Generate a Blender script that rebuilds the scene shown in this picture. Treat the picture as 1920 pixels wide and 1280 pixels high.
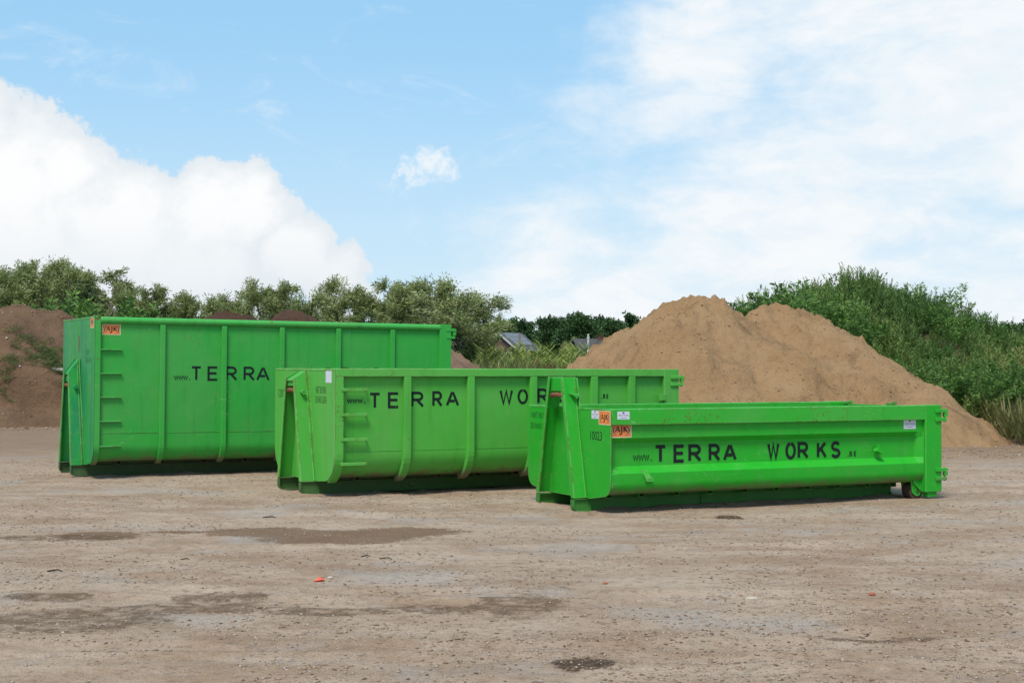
import bpy, math, random
import numpy as np
from mathutils import Vector, Matrix

sc = bpy.context.scene
for o in list(bpy.data.objects):
    bpy.data.objects.remove(o)
R = math.radians
COL = sc.collection

# ------------------------------------------------------------------ camera
CAM_H = 1.968
cd = bpy.data.cameras.new('camera')
cam = bpy.data.objects.new('camera', cd); COL.objects.link(cam)
cd.sensor_width = 36; cd.sensor_fit = 'HORIZONTAL'; cd.lens = 50.73
cd.clip_start = 0.1; cd.clip_end = 3000
cam.matrix_world = Matrix.Translation((0, 0, CAM_H)) @ Matrix.Rotation(math.pi/2 + 0.01734, 4, 'X') @ Matrix.Rotation(0.00286, 4, 'Z')
sc.camera = cam

# ------------------------------------------------------------------ node helper
class NT:
    def __init__(s, tree):
        s.t = tree; s.n = tree.nodes; s.l = tree.links
        s.n.clear()
    def put(s, sock, v):
        if v is None: return
        if isinstance(v, bpy.types.NodeSocket): s.l.new(v, sock)
        elif isinstance(v, (tuple, list)):
            sock.default_value = tuple(v) + ((1,) if len(v) == 3 and len(sock.default_value) == 4 else ())
        else:
            try: sock.default_value = v
            except TypeError: sock.default_value = (v, v, v)
    def node(s, typ, ins=None, **props):
        n = s.n.new(typ)
        for k, v in props.items(): setattr(n, k, v)
        for k, v in (ins or {}).items(): s.put(n.inputs[k], v)
        return n
    def math(s, op, a, b=None, c=None, clamp=False):
        n = s.n.new('ShaderNodeMath'); n.operation = op; n.use_clamp = clamp
        s.put(n.inputs[0], a); s.put(n.inputs[1], b); s.put(n.inputs[2], c)
        return n.outputs[0]
    def vmath(s, op, a, b=None):
        n = s.n.new('ShaderNodeVectorMath'); n.operation = op
        s.put(n.inputs[0], a); s.put(n.inputs[1], b)
        return n.outputs['Value'] if op in ('DISTANCE', 'DOT_PRODUCT', 'LENGTH') else n.outputs[0]
    def mix(s, fac, a, b, blend='MIX'):
        n = s.n.new('ShaderNodeMix'); n.data_type = 'RGBA'; n.blend_type = blend
        s.put(n.inputs[0], fac); s.put(n.inputs[6], a); s.put(n.inputs[7], b)
        return n.outputs[2]
    def noise(s, vec, scale, detail=4, rough=.55, dist=0):
        n = s.node('ShaderNodeTexNoise', {'Vector': vec, 'Scale': scale, 'Detail': detail, 'Roughness': rough, 'Distortion': dist})
        return n.outputs[0]
    def smooth(s, v, a, b):
        n = s.n.new('ShaderNodeMapRange'); n.interpolation_type = 'SMOOTHSTEP'
        s.put(n.inputs[0], v); n.inputs[1].default_value = a; n.inputs[2].default_value = b
        return n.outputs[0]
    def lin(s, v, a, b, c=0., d=1.):
        n = s.n.new('ShaderNodeMapRange'); s.put(n.inputs[0], v)
        for i, q in enumerate((a, b, c, d)): n.inputs[i+1].default_value = q
        return n.outputs[0]
    def mapping(s, vec, scale=(1, 1, 1), loc=(0, 0, 0)):
        return s.node('ShaderNodeMapping', {'Vector': vec, 'Scale': scale, 'Location': loc}).outputs[0]

# ------------------------------------------------------------------ world: sky with clouds
SUN_AZ, SUN_EL = R(200), R(57)          # behind the camera, a little to the left
w = bpy.data.worlds.new('World'); sc.world = w; w.use_nodes = True
W_ = NT(w.node_tree)
tc = W_.node('ShaderNodeTexCoord'); D = W_.vmath('NORMALIZE', tc.outputs['Generated'])
sky = W_.node('ShaderNodeTexSky', sky_type='NISHITA', sun_disc=False, sun_elevation=SUN_EL, sun_rotation=SUN_AZ,
              altitude=20, air_density=1.0, dust_density=1.6, ozone_density=1.5)
SKY_K = 0.12
skyc = W_.vmath('SCALE', sky.outputs[0]); skyc.node.inputs['Scale'].default_value = SKY_K
def sdir(u, v):                         # a cloud's compass bearing and height above the horizon, degrees -> direction
    az, el = (u - 960) * .0212, (687 - v) * .0212
    a, e = R(az), R(el)
    return (math.sin(a)*math.cos(e), math.cos(a)*math.cos(e), math.sin(e))
def blobs(lst, vec):
    out = None
    for (u, v, r) in lst:
        d = W_.vmath('DISTANCE', vec, sdir(u, v))
        m = W_.math('MULTIPLY_ADD', d, -1.0/R(r*.0212), 1.0)
        out = m if out is None else W_.math('SMOOTH_MAX', out, m, .12)
    return out
sepD = W_.node('ShaderNodeSeparateXYZ', {0: D}); EL = sepD.outputs[2]
# domain warp so that cloud edges billow
wn = W_.node('ShaderNodeTexNoise', {'Vector': D, 'Scale': 26., 'Detail': 5., 'Roughness': .6})
warp = W_.vmath('SCALE', W_.vmath('SUBTRACT', wn.outputs['Color'], (.5, .5, .5))); warp.node.inputs['Scale'].default_value = .035
Dw = W_.vmath('ADD', D, warp)
cum = blobs([(-120, 350, 215), (60, 360, 175), (-20, 300, 140), (150, 330, 95), (240, 450, 170), (400, 400, 120), (470, 400, 110), (560, 480, 105),
             (640, 520, 90), (60, 520, 260), (350, 540, 210), (-400, 420, 330), (-800, 470, 260)], Dw)
nb = W_.noise(D, 36, 9, .62)
cumf = W_.math('ADD', cum, W_.math('MULTIPLY_ADD', nb, .9, -.45))
a_cum = W_.smooth(cumf, .10, .23)
# soft high cloud filling the right, thinner elsewhere
Ds = W_.mapping(D, (1, 1, 2.2))
nv = W_.noise(Ds, 5.5, 8, .6, .5)
nv2 = W_.noise(Ds, 16, 7, .62, .3)
side = blobs([(1700, 250, 620), (1900, 120, 600), (1500, 430, 400), (2300, 300, 900), (1020, 500, 190), (1110, 580, 190), (1330, 130, 240),
               (3200, 300, 1100), (-2200, 300, 1000)], Dw)
a_veil = W_.smooth(W_.math('ADD', W_.math('MULTIPLY', W_.math('MAXIMUM', side, -.6), .95), W_.math('ADD', W_.math('MULTIPLY_ADD', nv, 1.5, -.75), W_.math('MULTIPLY_ADD', nv2, .9, -.45))), -.20, .80)
a_veil = W_.math('MULTIPLY', a_veil, .93)
small = blobs([(804, 316, 44), (780, 330, 40)], Dw)
a_small = W_.math('MULTIPLY', W_.smooth(W_.math('ADD', small, W_.math('MULTIPLY_ADD', W_.noise(D, 55, 9, .68, .6), 3.6, -1.85)), -.05, .85), .85)
haze = W_.math('MULTIPLY', W_.smooth(EL, .24, -.02), .85)
skyc = W_.mix(.70, skyc, (.32, .625, .90))                            # thin milky air under the high cloud
skyc = W_.mix(haze, skyc, (.62, .76, .85))
c_veil = W_.mix(W_.smooth(nv2, .3, .65), (.70, .78, .84), (.83, .845, .855))
a_wisp = W_.math('MULTIPLY', W_.smooth(W_.noise(W_.mapping(D, (1, 1, 2.6)), 11, 9, .66, 1.2), .54, .82), .38)
c = W_.mix(W_.math('MAXIMUM', a_veil, a_wisp), skyc, c_veil)
c = W_.mix(a_small, c, (.78, .82, .85))
shade = W_.math('MULTIPLY', W_.smooth(cumf, .15, .75), W_.smooth(EL, .02, .12))
c_cum = W_.mix(shade, (.68, .735, .775), (.86, .865, .87))
c = W_.mix(a_cum, c, c_cum)
bg = W_.node('ShaderNodeBackground', {'Color': c, 'Strength': 1.0})
wo = W_.node('ShaderNodeOutputWorld', {'Surface': bg.outputs[0]})

# ------------------------------------------------------------------ sun
sd = bpy.data.lights.new('sun', 'SUN'); sd.energy = 3.1; sd.angle = R(18); sd.color = (1, .95, .88)
sun = bpy.data.objects.new('sun', sd); COL.objects.link(sun)
sv = Vector((math.sin(SUN_AZ)*math.cos(SUN_EL), math.cos(SUN_AZ)*math.cos(SUN_EL), math.sin(SUN_EL)))
sun.rotation_euler = sv.to_track_quat('Z', 'Y').to_euler()
vs = sc.view_settings
vs.view_transform = 'Standard'; vs.look = 'None'; vs.exposure = 0.20; vs.gamma = 1.0; vs.use_curve_mapping = False

# ------------------------------------------------------------------ helpers
def tag(o, label=None, cat=None, group=None, kind=None):
    if label: o['label'] = label
    if cat: o['category'] = cat
    if group: o['group'] = group
    if kind: o['kind'] = kind
    return o
def empty(name, loc=(0, 0, 0), rz=0):
    o = bpy.data.objects.new(name, None); COL.objects.link(o); o.location = loc; o.rotation_euler = (0, 0, rz)
    o.empty_display_size = .3
    return o
def link(name, me, parent=None, mat=None):
    o = bpy.data.objects.new(name, me); COL.objects.link(o)
    if parent: o.parent = parent
    if mat and not me.materials: me.materials.append(mat)
    return o
class MB:
    def __init__(s): s.v = []; s.f = []
    def add(s, vs, fs):
        b = len(s.v); s.v += [tuple(p) for p in vs]; s.f += [tuple(b+i for i in f) for f in fs]; return s
    def box(s, x0, x1, y0, y1, z0, z1):
        return s.hexa([(x0,y0,z0),(x1,y0,z0),(x1,y1,z0),(x0,y1,z0),(x0,y0,z1),(x1,y0,z1),(x1,y1,z1),(x0,y1,z1)])
    def hexa(s, p):
        return s.add(p, [(3,2,1,0),(4,5,6,7),(0,1,5,4),(1,2,6,5),(2,3,7,6),(3,0,4,7)])
    def loft(s, rings, caps=True):
        n = len(rings[0]); vs = [p for r in rings for p in r]; fs = []
        for i in range(len(rings)-1):
            for j in range(n):
                k = (j+1) % n
                fs.append((i*n+j, i*n+k, (i+1)*n+k, (i+1)*n+j))
        if caps: fs += [tuple(range(n))[::-1], tuple((len(rings)-1)*n+j for j in range(n))]
        return s.add(vs, fs)
    def tube(s, path, r, n=10):
        path = [Vector(p) for p in path]; rings = []
        for i, p in enumerate(path):
            d = (path[min(i+1, len(path)-1)] - path[max(i-1, 0)]).normalized()
            a = d.cross(Vector((0, 0, 1)) if abs(d.z) < .9 else Vector((1, 0, 0))).normalized(); b = d.cross(a)
            rr = r[i] if isinstance(r, (list, tuple)) else r
            rings.append([p + rr*(math.cos(t)*a + math.sin(t)*b) for t in [2*math.pi*k/n for k in range(n)]])
        return s.loft(rings)
    def build(s, name, mat, parent=None, smooth=False, bevel=0, sharp=35):
        me = bpy.data.meshes.new(name); me.from_pydata(s.v, [], s.f); me.update()
        import bmesh
        bm = bmesh.new(); bm.from_mesh(me); bmesh.ops.recalc_face_normals(bm, faces=bm.faces); bm.to_mesh(me); bm.free()
        me.materials.append(mat)
        if smooth:
            me.polygons.foreach_set('use_smooth', [True]*len(me.polygons))
            try: me.set_sharp_from_angle(angle=R(sharp))
            except Exception: pass
        o = link(name, me, parent)
        if bevel:
            m = o.modifiers.new('bevel', 'BEVEL'); m.width = bevel; m.segments = 2; m.limit_method = 'ANGLE'; m.angle_limit = R(40)
        return o
def mesh_np(name, V, F, mat=None, tint=None, smooth=False):
    V = np.asarray(V, np.float32); F = np.asarray(F, np.int32); k = F.shape[1]
    me = bpy.data.meshes.new(name)
    me.vertices.add(len(V)); me.vertices.foreach_set('co', V.ravel())
    me.loops.add(F.size); me.loops.foreach_set('vertex_index', F.ravel())
    me.polygons.add(len(F)); me.polygons.foreach_set('loop_start', np.arange(0, F.size, k, dtype=np.int32))
    if smooth: me.polygons.foreach_set('use_smooth', np.ones(len(F), bool))
    if tint is not None:
        a = me.attributes.new('tint', 'FLOAT', 'FACE'); a.data.foreach_set('value', np.asarray(tint, np.float32))
    me.update(calc_edges=True)
    if mat: me.materials.append(mat)
    return me
# --- numpy noise
def _hash(ix, iy, seed):
    h = (ix.astype(np.int64)*374761393 + iy.astype(np.int64)*668265263 + seed*2147483647) & 0xffffffff
    h = ((h ^ (h >> 13)) * 1274126177) & 0xffffffff
    h = (h ^ (h >> 16)) & 0xffffffff
    return h / 4294967295.0
def vnoise(x, y, seed=0):
    ix, iy = np.floor(x), np.floor(y); fx, fy = x-ix, y-iy
    fx = fx*fx*fx*(fx*(fx*6-15)+10); fy = fy*fy*fy*(fy*(fy*6-15)+10)
    a = _hash(ix, iy, seed); b = _hash(ix+1, iy, seed); c = _hash(ix, iy+1, seed); d = _hash(ix+1, iy+1, seed)
    return (a*(1-fx)+b*fx)*(1-fy) + (c*(1-fx)+d*fx)*fy - .5
def fbm(x, y, oct=5, seed=0, gain=.5):
    s = 0*x; a = 1.; f = 1.
    for i in range(oct):
        s = s + a*vnoise(x*f + 17.3*i, y*f - 9.1*i, seed+i); a *= gain; f *= 2.03
    return s
def sstep(x, a, b):
    t = np.clip((x-a)/(b-a), 0, 1); return t*t*(3-2*t)

# ------------------------------------------------------------------ materials
def new_mat(name):
    m = bpy.data.materials.new(name); m.use_nodes = True
    return m, NT(m.node_tree)
def finish(m, t, col, rough=.6, spec=.5, bump=None, bump_d=.01, bump_s=1., trans=None, normal=None):
    p = t.node('ShaderNodeBsdfPrincipled', {'Base Color': col, 'Roughness': rough, 'Specular IOR Level': spec})
    if bump is not None:
        b = t.node('ShaderNodeBump', {'Height': bump, 'Distance': bump_d, 'Strength': bump_s}); t.l.new(b.outputs[0], p.inputs['Normal'])
    out = p.outputs[0]
    if trans is not None:
        tr = t.node('ShaderNodeBsdfTranslucent', {'Color': trans[0]})
        mx = t.node('ShaderNodeMixShader', {0: trans[1], 1: out, 2: tr.outputs[0]}); out = mx.outputs[0]
    t.node('ShaderNodeOutputMaterial', {'Surface': out})
    return m
def plain(name, col, rough=.6, spec=.4, var=.15, scale=8.):
    m, t = new_mat(name)
    co = t.node('ShaderNodeTexCoord').outputs['Object']
    n = t.noise(co, scale, 5)
    c = t.mix(n, tuple(x*(1-var) for x in col), tuple(min(1, x*(1+var)) for x in col))
    return finish(m, t, c, rough, spec)
def paint(name, base, seed, chips=.0, fade=.25, dirt=.5, cool=None, scr=.5, edge=0):
    """worn green machine paint: faded areas, rain streaks, rust chips, splashed mud low down"""
    m, t = new_mat(name)
    co = t.mapping(t.node('ShaderNodeTexCoord').outputs['Object'], loc=(seed*3.7, seed*1.9, 0))
    raw = t.node('ShaderNodeTexCoord').outputs['Object']
    dull = (base[0]*.8+.045, base[1]*.95, base[2]*.8+.03)
    n1 = t.noise(co, .9, 5, .55)
    c = t.mix(t.math('MULTIPLY', t.smooth(n1, .35, .7), fade*2), base, dull)
    if cool:
        st = t.noise(t.mapping(co, (5, 5, .45)), 1.0, 4)
        c = t.mix(t.math('MULTIPLY', t.smooth(st, .42, .68), .8), c, cool)
    st = t.noise(t.mapping(co, (9, 9, .6)), 1.0, 4)
    c = t.mix(t.math('MULTIPLY', t.smooth(st, .52, .78), .35), c, tuple(x*.6 for x in base))
    # pale scuffs
    sc1 = t.noise(t.mapping(co, (1.4, 1.4, 3.)), 1.6, 2, .5, 1.2)
    line = t.smooth(t.math('ABSOLUTE', t.math('SUBTRACT', sc1, .5)), .0055, .001)
    msk = t.smooth(t.noise(co, 1.7, 3), .58, .68)
    c = t.mix(t.math('MULTIPLY', t.math('MULTIPLY', line, msk), scr), c, (.42, .55, .30))
    # rust chips
    ch = t.noise(co, 24, 6, .65); area = t.noise(co, 1.1, 3)
    k = t.math('ADD', ch, t.math('MULTIPLY_ADD', area, .35, -.175))
    rust = t.smooth(k, .70-chips, .73-chips)
    rc = t.mix(t.noise(co, 40, 3), (.075, .030, .014), (.20, .080, .032))
    if edge:
        bv = t.node('ShaderNodeBevel', {'Radius': .032}, samples=4); ge = t.node('ShaderNodeNewGeometry')
        em = t.smooth(t.vmath('DOT_PRODUCT', bv.outputs[0], ge.outputs['True Normal']), .985, .90)
        c = t.mix(t.math('MULTIPLY', em, .35), c, (.30, .42, .22))
        em = t.math('MULTIPLY', em, t.smooth(t.math('ADD', t.noise(co, 7, 6, .7), t.math('MULTIPLY_ADD', area, .6, -.30)), .49, .58))
        rust = t.math('MAXIMUM', rust, t.math('MULTIPLY', em, edge))
    c = t.mix(t.math('MULTIPLY', rust, .85), c, rc)
    # mud splashed along the bottom
    z = t.node('ShaderNodeSeparateXYZ', {0: raw}).outputs[2]
    dn = t.noise(co, 3.0, 6, .65)
    dm = t.math('MULTIPLY', t.smooth(t.math('SUBTRACT', t.math('MULTIPLY_ADD', dn, .36, .04), t.math('SUBTRACT', z, .18)), .0, .16), dirt)
    c = t.mix(dm, c, (.16, .125, .085))
    dust = t.math('MULTIPLY', t.smooth(t.noise(co, 5, 6, .7), .5, .75), .10)
    c = t.mix(dust, c, (.30, .30, .20))
    hb = t.math('ADD', t.math('MULTIPLY', t.noise(t.mapping(co, (1, 1, .8)), 1.5, 2), 1.), t.math('MULTIPLY', t.noise(co, 60, 3), .012))
    r = t.lin(t.noise(co, 6, 4), .3, .7, .42, .62)
    return finish(m, t, c, r, .26, hb, .035, .6)

G = dict(
  L=paint('green_paint_large', (.034, .352, .046), 1, .02,   .34, .9, scr=.6),
  Lw=paint('green_paint_large_worn', (.044, .362, .055), 2, .075, .3, .0, edge=.9),
  Lp=paint('green_paint_large_end', (.020, .29, .050), 3, .035, .3, .0, cool=(.014, .20, .085)),
  Ls=paint('green_paint_large_skid_shaded', (0.012, 0.104, 0.018), 8, .03, .3, .25),  # base green darkened to stand for the shade under the body
  Mp=paint('green_paint_medium_end', (.083, .40, .048), 13, .035, .3, .0, scr=.1, edge=.4),
  M=paint('green_paint_medium', (.078, .405, .046), 4, .025, .34, .9, scr=.15),
  Mw=paint('green_paint_medium_worn', (.088, .41, .050), 5, .075, .3, .0, scr=.1, edge=.9),
  Ms=paint('green_paint_medium_frame', (.055, .35, .038), 9, .01, .3, .0, edge=.5),
  Mk=paint('green_paint_medium_skid_shaded', (0.024, 0.135, 0.019), 11, .03, .3, .2),  # shade beneath the tub is put into this darker green
  F=paint('green_paint_low', (.017, .37, .017), 6, -.01, .34, .8, scr=.7),
  Fp=paint('green_paint_low_frame', (.016, .36, .017), 10, .02, .28, .0, scr=.3, edge=.6),
  Fs=paint('green_paint_low_skid_shaded', (0.015, 0.211, 0.016), 12, .0, .28, .15, scr=.3),  # body green made darker, with the shadow below the tub in the colour
  Fw=paint('green_paint_low_worn', (.028, .375, .024), 7, .06, .3, .0, scr=.4, edge=1.))
rust_mat = plain('rusty_steel', (.20, .075, .042), .8, .2, .5, 30)
roller_mat = plain('brown_roller_steel', (.095, .058, .042), .75, .3, .35, 14)
def ink(name, col, cover=.93, scale=26.):
    """stencilled spray paint that has worn through to the green in spots"""
    m, t = new_mat(name)
    co = t.node('ShaderNodeTexCoord').outputs['Object']
    n = t.noise(co, scale, 6, .65)
    a = t.math('MULTIPLY', t.smooth(n, .28, .38), cover)
    p = t.node('ShaderNodeBsdfPrincipled', {'Base Color': col, 'Roughness': .6, 'Specular IOR Level': .25})
    tr = t.node('ShaderNodeBsdfTransparent')
    mx = t.node('ShaderNodeMixShader', {0: a, 1: tr.outputs[0], 2: p.outputs[0]})
    t.node('ShaderNodeOutputMaterial', {'Surface': mx.outputs[0]})
    return m
ink_black = ink('black_stencil_paint', (.010, .013, .014))
ink_thin = ink('thin_stencil_paint', (.012, .03, .016), .72, 40)
ink_faint = ink('faint_stencil_paint', (.012, .05, .03), .5, 40)
st_cream = plain('sticker_cream', (.72, .62, .38), .5, .4, .06)
st_orange = plain('sticker_orange', (.78, .15, .025), .45, .4, .12, 14)
st_orange_hi = plain('sticker_light_orange', (.85, .24, .06), .45, .4, .08, 14)
st_black = plain('sticker_black', (.012, .012, .016), .45, .4, .1)
st_white = plain('sticker_white', (.62, .62, .68), .5, .4, .05)
st_grey = plain('sticker_print_grey', (.17, .14, .19), .5, .4, .1)

# ------------------------------------------------------------------ lettering
TEXT = {}
def text_mesh(body, size=1., align='LEFT', sx=1.0):
    key = (body, size, sx)
    if key in TEXT: return TEXT[key]
    cu = bpy.data.curves.new('t', 'FONT'); cu.body = body; cu.size = size; cu.resolution_u = 2; cu.space_line = 1.05
    o = bpy.data.objects.new('t', cu); COL.objects.link(o)
    dg = bpy.context.evaluated_depsgraph_get()
    me = bpy.data.meshes.new_from_object(o.evaluated_get(dg))
    vs = [(v.co.x*sx, v.co.y) for v in me.vertices]; fs = [tuple(p.vertices) for p in me.polygons]
    bpy.data.objects.remove(o); bpy.data.curves.remove(cu); bpy.data.meshes.remove(me)
    TEXT[key] = (vs, fs); return TEXT[key]
def arc(cx, cy, rx, ry, a0, a1, n=10):
    return [(cx+rx*math.cos(R(a0+(a1-a0)*i/n)), cy+ry*math.sin(R(a0+(a1-a0)*i/n))) for i in range(n+1)]
GL = {'T': [[(0, 1), (1, 1)], [(.5, .93), (.5, 0)]],
      'E': [[(1, 1), (0, 1), (0, 0), (1, 0)], [(.06, .52), (.92, .52)]],
      'R': [[(0, 0), (0, 1), (.55, 1)] + arc(.55, .74, .38, .26, 80, -80, 8) + [(.08, .48)], [(.48, .44), (1, 0)]],
      'A': [[(0, 0), (.47, 1)], [(.53, 1), (1, 0)], [(.24, .32), (.70, .32)]],
      'W': [[(0, 1), (.25, 0), (.5, .95), (.75, 0), (1, 1)]],
      'O': [arc(.5, .5, .5, .5, 95, 445, 22)],
      'K': [[(0, 0), (0, 1)], [(.95, 1), (.08, .42)], [(.36, .62), (1, 0)]],
      'S': [arc(.5, .745, .42, .255, 20, 270, 12)[:-1] + arc(.5, .25, .46, .25, 90, -160, 12)],
      'B': [[(0, 0), (0, 1), (.5, 1)] + arc(.5, .76, .38, .24, 80, -90, 7) + arc(.5, .26, .44, .26, 90, -90, 7)[1:] + [(.05, 0)]]}
def ribbon(pts, hw):
    pts = [Vector(p).to_2d() if not isinstance(p, Vector) else p for p in [Vector((a, b)) for a, b in pts]]
    L_, R_ = [], []
    for i, p in enumerate(pts):
        d0 = (p-pts[i-1]).normalized() if i else None
        d1 = (pts[i+1]-p).normalized() if i < len(pts)-1 else None
        if d0 is None: t = d1; s = 1
        elif d1 is None: t = d0; s = 1
        else:
            t = (d0+d1)
            t = t.normalized() if t.length > 1e-4 else d1
            s = min(1/max(.35, abs(t.dot(d1))), 2.0)
        n = Vector((-t.y, t.x))*hw*s
        L_.append(p+n); R_.append(p-n)
    return L_, R_
def glyph(mb, ch, x0, x1, z0, z1, y, sw):
    k = 0
    for st in GL[ch]:
        h = sw/2
        pts = [(x0+h+(x1-x0-sw)*a, z0+h+(z1-z0-sw)*b) for a, b in st]
        # square the free ends a little beyond the last point
        L_, R_ = ribbon(pts, h)
        yy = y - k*.0006; k += 1
        vs = [(p.x, yy, p.y) for p in L_] + [(p.x, yy, p.y) for p in R_]
        n = len(pts)
        mb.add(vs, [(i, i+1, n+i+1, n+i) for i in range(n-1)])
def word(mb, spec, y, sw):
    for ch, x0, x1, z0, z1 in spec:
        g_ = MB(); glyph(g_, ch, x0, x1, z0, z1, y, sw); g_.build('letter', ink_black, mb)
def www(root, x0, x1, z0, z1, y):
    wd = (x1-x0)*.29; st = (x1-x0-wd-.02)/2.25
    for i in range(3):
        g_ = MB(); glyph(g_, 'W', x0+st*i, x0+st*i+wd, z0, z1, y, .014); g_.build('letter', ink_black, root)
    g_ = MB(); g_.add([(x1-.018, y, z0), (x1, y, z0), (x1, y, z0+.018), (x1-.018, y, z0+.018)], [(0, 1, 2, 3)]); g_.build('full_stop', ink_black, root)
def dot_be(root, x0, x1, z0, z1, y):
    g_ = MB(); g_.add([(x0, y, z0), (x0+.016, y, z0), (x0+.016, y, z0+.016), (x0, y, z0+.016)], [(0, 1, 2, 3)]); g_.build('full_stop', ink_black, root)
    wd = (x1-x0)*.30
    for ch, a in (('B', x0+.034), ('E', x1-wd)):
        g_ = MB(); glyph(g_, ch, a, a+wd, z0, z1, y, .015); g_.build('letter', ink_black, root)
def flat(name, vs, fs, mat, parent):
    me = bpy.data.meshes.new(name); me.from_pydata(vs, [], fs); me.update(); me.materials.append(mat)
    return link(name, me, parent)
def side_text(parent, body, x, z, size, y, mat, sx=1., name='lettering'):
    vs, fs = text_mesh(body, size, sx=sx)
    return flat(name, [(x+a, y, z+b) for a, b in vs], fs, mat, parent)
def end_text(parent, body, y, z, size, x, mat, sx=1., name='lettering'):
    """on the hook end: reading direction runs towards the near side (-y)"""
    vs, fs = text_mesh(body, size, sx=sx)
    o = flat(name, [(x, y-a, z+b) for a, b in vs], fs, mat, parent); o['kind'] = 'stuff'
    return o

def sticker_ajk(parent, fr, w, h):
    """fr(u,v,d): sticker plane -> container coordinates, d = height above the sheet"""
    def poly(name, pts, d, mat, par): return flat(name, [fr(a, b, d) for a, b in pts], [tuple(range(len(pts)))], mat, par)
    def rect(name, a0, a1, b0, b1, d, mat, par): return poly(name, [(a0, b0), (a1, b0), (a1, b1), (a0, b1)], d, mat, par)
    mb = MB(); mb.hexa([fr(0,0,0),fr(w,0,0),fr(w,h,0),fr(0,h,0),fr(0,0,.002),fr(w,0,.002),fr(w,h,.002),fr(0,h,.002)])
    s = mb.build('sticker', st_cream, parent)
    rect('orange_field', .035*w, .965*w, .06*h, .94*h, .0027, st_orange, s)
    poly('oval_field', [(a, b) for a, b in arc(.5*w, .48*h, .40*w, .40*h, 0, 360, 28)[:-1]], .0033, st_orange_hi, s)
    vs, fs = [], []
    def rib(pts, hws, d):
        L_, R_ = [], []
        for i, p in enumerate(pts):
            q0 = Vector(pts[max(i-1, 0)]); q1 = Vector(pts[min(i+1, len(pts)-1)]); t = (q1-q0).normalized(); n = Vector((-t.y, t.x))
            hw = hws[i] if isinstance(hws, list) else hws
            L_.append(Vector(p)+n*hw); R_.append(Vector(p)-n*hw)
        b = len(vs); n = len(pts)
        vs.extend([fr(q.x, q.y, d) for q in L_+R_]); fs.extend([(b+i, b+i+1, b+n+i+1, b+n+i) for i in range(n-1)])
    def sw(n, m): return [m*(.25+.75*math.sin(math.pi*i/n)) for i in range(n+1)]
    hh = min(w, h*1.3)
    for a0, a1 in ((125, 235), (55, -55)):
        rib(arc(.5*w, .46*h, .43*w, .42*h, a0, a1, 12), sw(12, .018*w), .004)
        flat('bracket_print', list(vs), list(fs), st_cream, s); vs.clear(); fs.clear()
    rib(arc(.5*w, .46*h, .395*w, .38*h, 128, 232, 12), sw(12, .026*w), .0046); rib(arc(.5*w, .46*h, .395*w, .38*h, 52, -52, 12), sw(12, .026*w), .0046)
    e = .034*w; f = .016*w
    rib([(.215*w, .36*h), (.315*w, .72*h)], f, .0046); rib([(.325*w, .75*h), (.425*w, .36*h)], e*.85, .0050); rib([(.25*w, .48*h), (.39*w, .48*h)], f, .0042)
    rib([(.525*w, .76*h), (.525*w, .34*h), (.505*w, .24*h), (.46*w, .20*h), (.41*w, .22*h)], e*.85, .0046)
    rib([(.635*w, .74*h), (.635*w, .36*h)], e*.85, .0046); rib([(.775*w, .74*h), (.66*w, .56*h)], f*1.2, .0050); rib([(.67*w, .58*h), (.79*w, .36*h)], e*.8, .0054)
    flat('emblem_print', list(vs), list(fs), st_black, s)
    return s
def sticker_white(parent, fr, w, h, words=True):
    mb = MB(); mb.hexa([fr(0,0,0),fr(w,0,0),fr(w,h,0),fr(0,h,0),fr(0,0,.002),fr(w,0,.002),fr(w,h,.002),fr(0,h,.002)])
    s = mb.build('sticker', st_white, parent)
    if words:
        k = .0028
        q = lambda n, a0, a1, b0, b1, m: flat(n, [fr(a0*w, b0*h, k), fr(a1*w, b0*h, k), fr(a1*w, b1*h, k), fr(a0*w, b1*h, k)], [(0, 1, 2, 3)], m, s)
        q('logo_print', .42, .58, .72, .80, st_black); q('logo_print', .42, .58, .83, .92, st_black)
        vs, fs = text_mesh('TERRA WORKS', 1.); x1 = max(a for a, b in vs); z1 = max(b for a, b in vs)
        flat('name_print', [fr(.08*w+.84*w*a/x1, .42*h+.18*h*b/z1, k) for a, b in vs], fs, st_grey, s)['kind'] = 'stuff'
        for i in range(6): q('small_print', .24+.09*i, .24+.09*i+.06, .14, .22, st_grey)
    return s

# ------------------------------------------------------------------ containers
def u_profile(yb, rc, zf, top, inner=.03, n=8):
    out = [(-yb, top)] + [(-yb+rc-rc*math.cos(R(a)), zf+rc-rc*math.sin(R(a))) for a in np.linspace(0, 90, n+1)]
    out = out + [(-y, z) for y, z in out[::-1]]
    yi = yb-inner; ri = rc-inner
    inn = [(-yi, top)] + [(-yi+ri-ri*math.cos(R(a)), zf+inner+ri-ri*math.sin(R(a))) for a in np.linspace(0, 90, n+1)]
    inn = inn + [(-y, z) for y, z in inn[::-1]]
    return out, inn
def side_path(yb, rc, zf, ztop, amax=78, off=0., n=8):
    p = [(-(yb+off), ztop)]
    for a in np.linspace(0, amax, n+1):
        p.append((-yb+rc-(rc+off)*math.cos(R(a)), zf+rc-(rc+off)*math.sin(R(a))))
    return p
def rib_mesh(x0, x1, yb, rc, zf, ztop, d, amax=78, side=-1):
    a = side_path(yb, rc, zf, ztop, amax, -.004); b = side_path(yb, rc, zf, ztop, amax, d)
    mb = MB(); ring0 = []
    rings = []
    for (y0, z0), (y1, z1) in zip(a, b):
        rings.append([(x0, y0*-side, z0), (x1, y0*-side, z0), (x1, y1*-side, z1), (x0, y1*-side, z1)])
    return mb.loft(rings)

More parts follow.
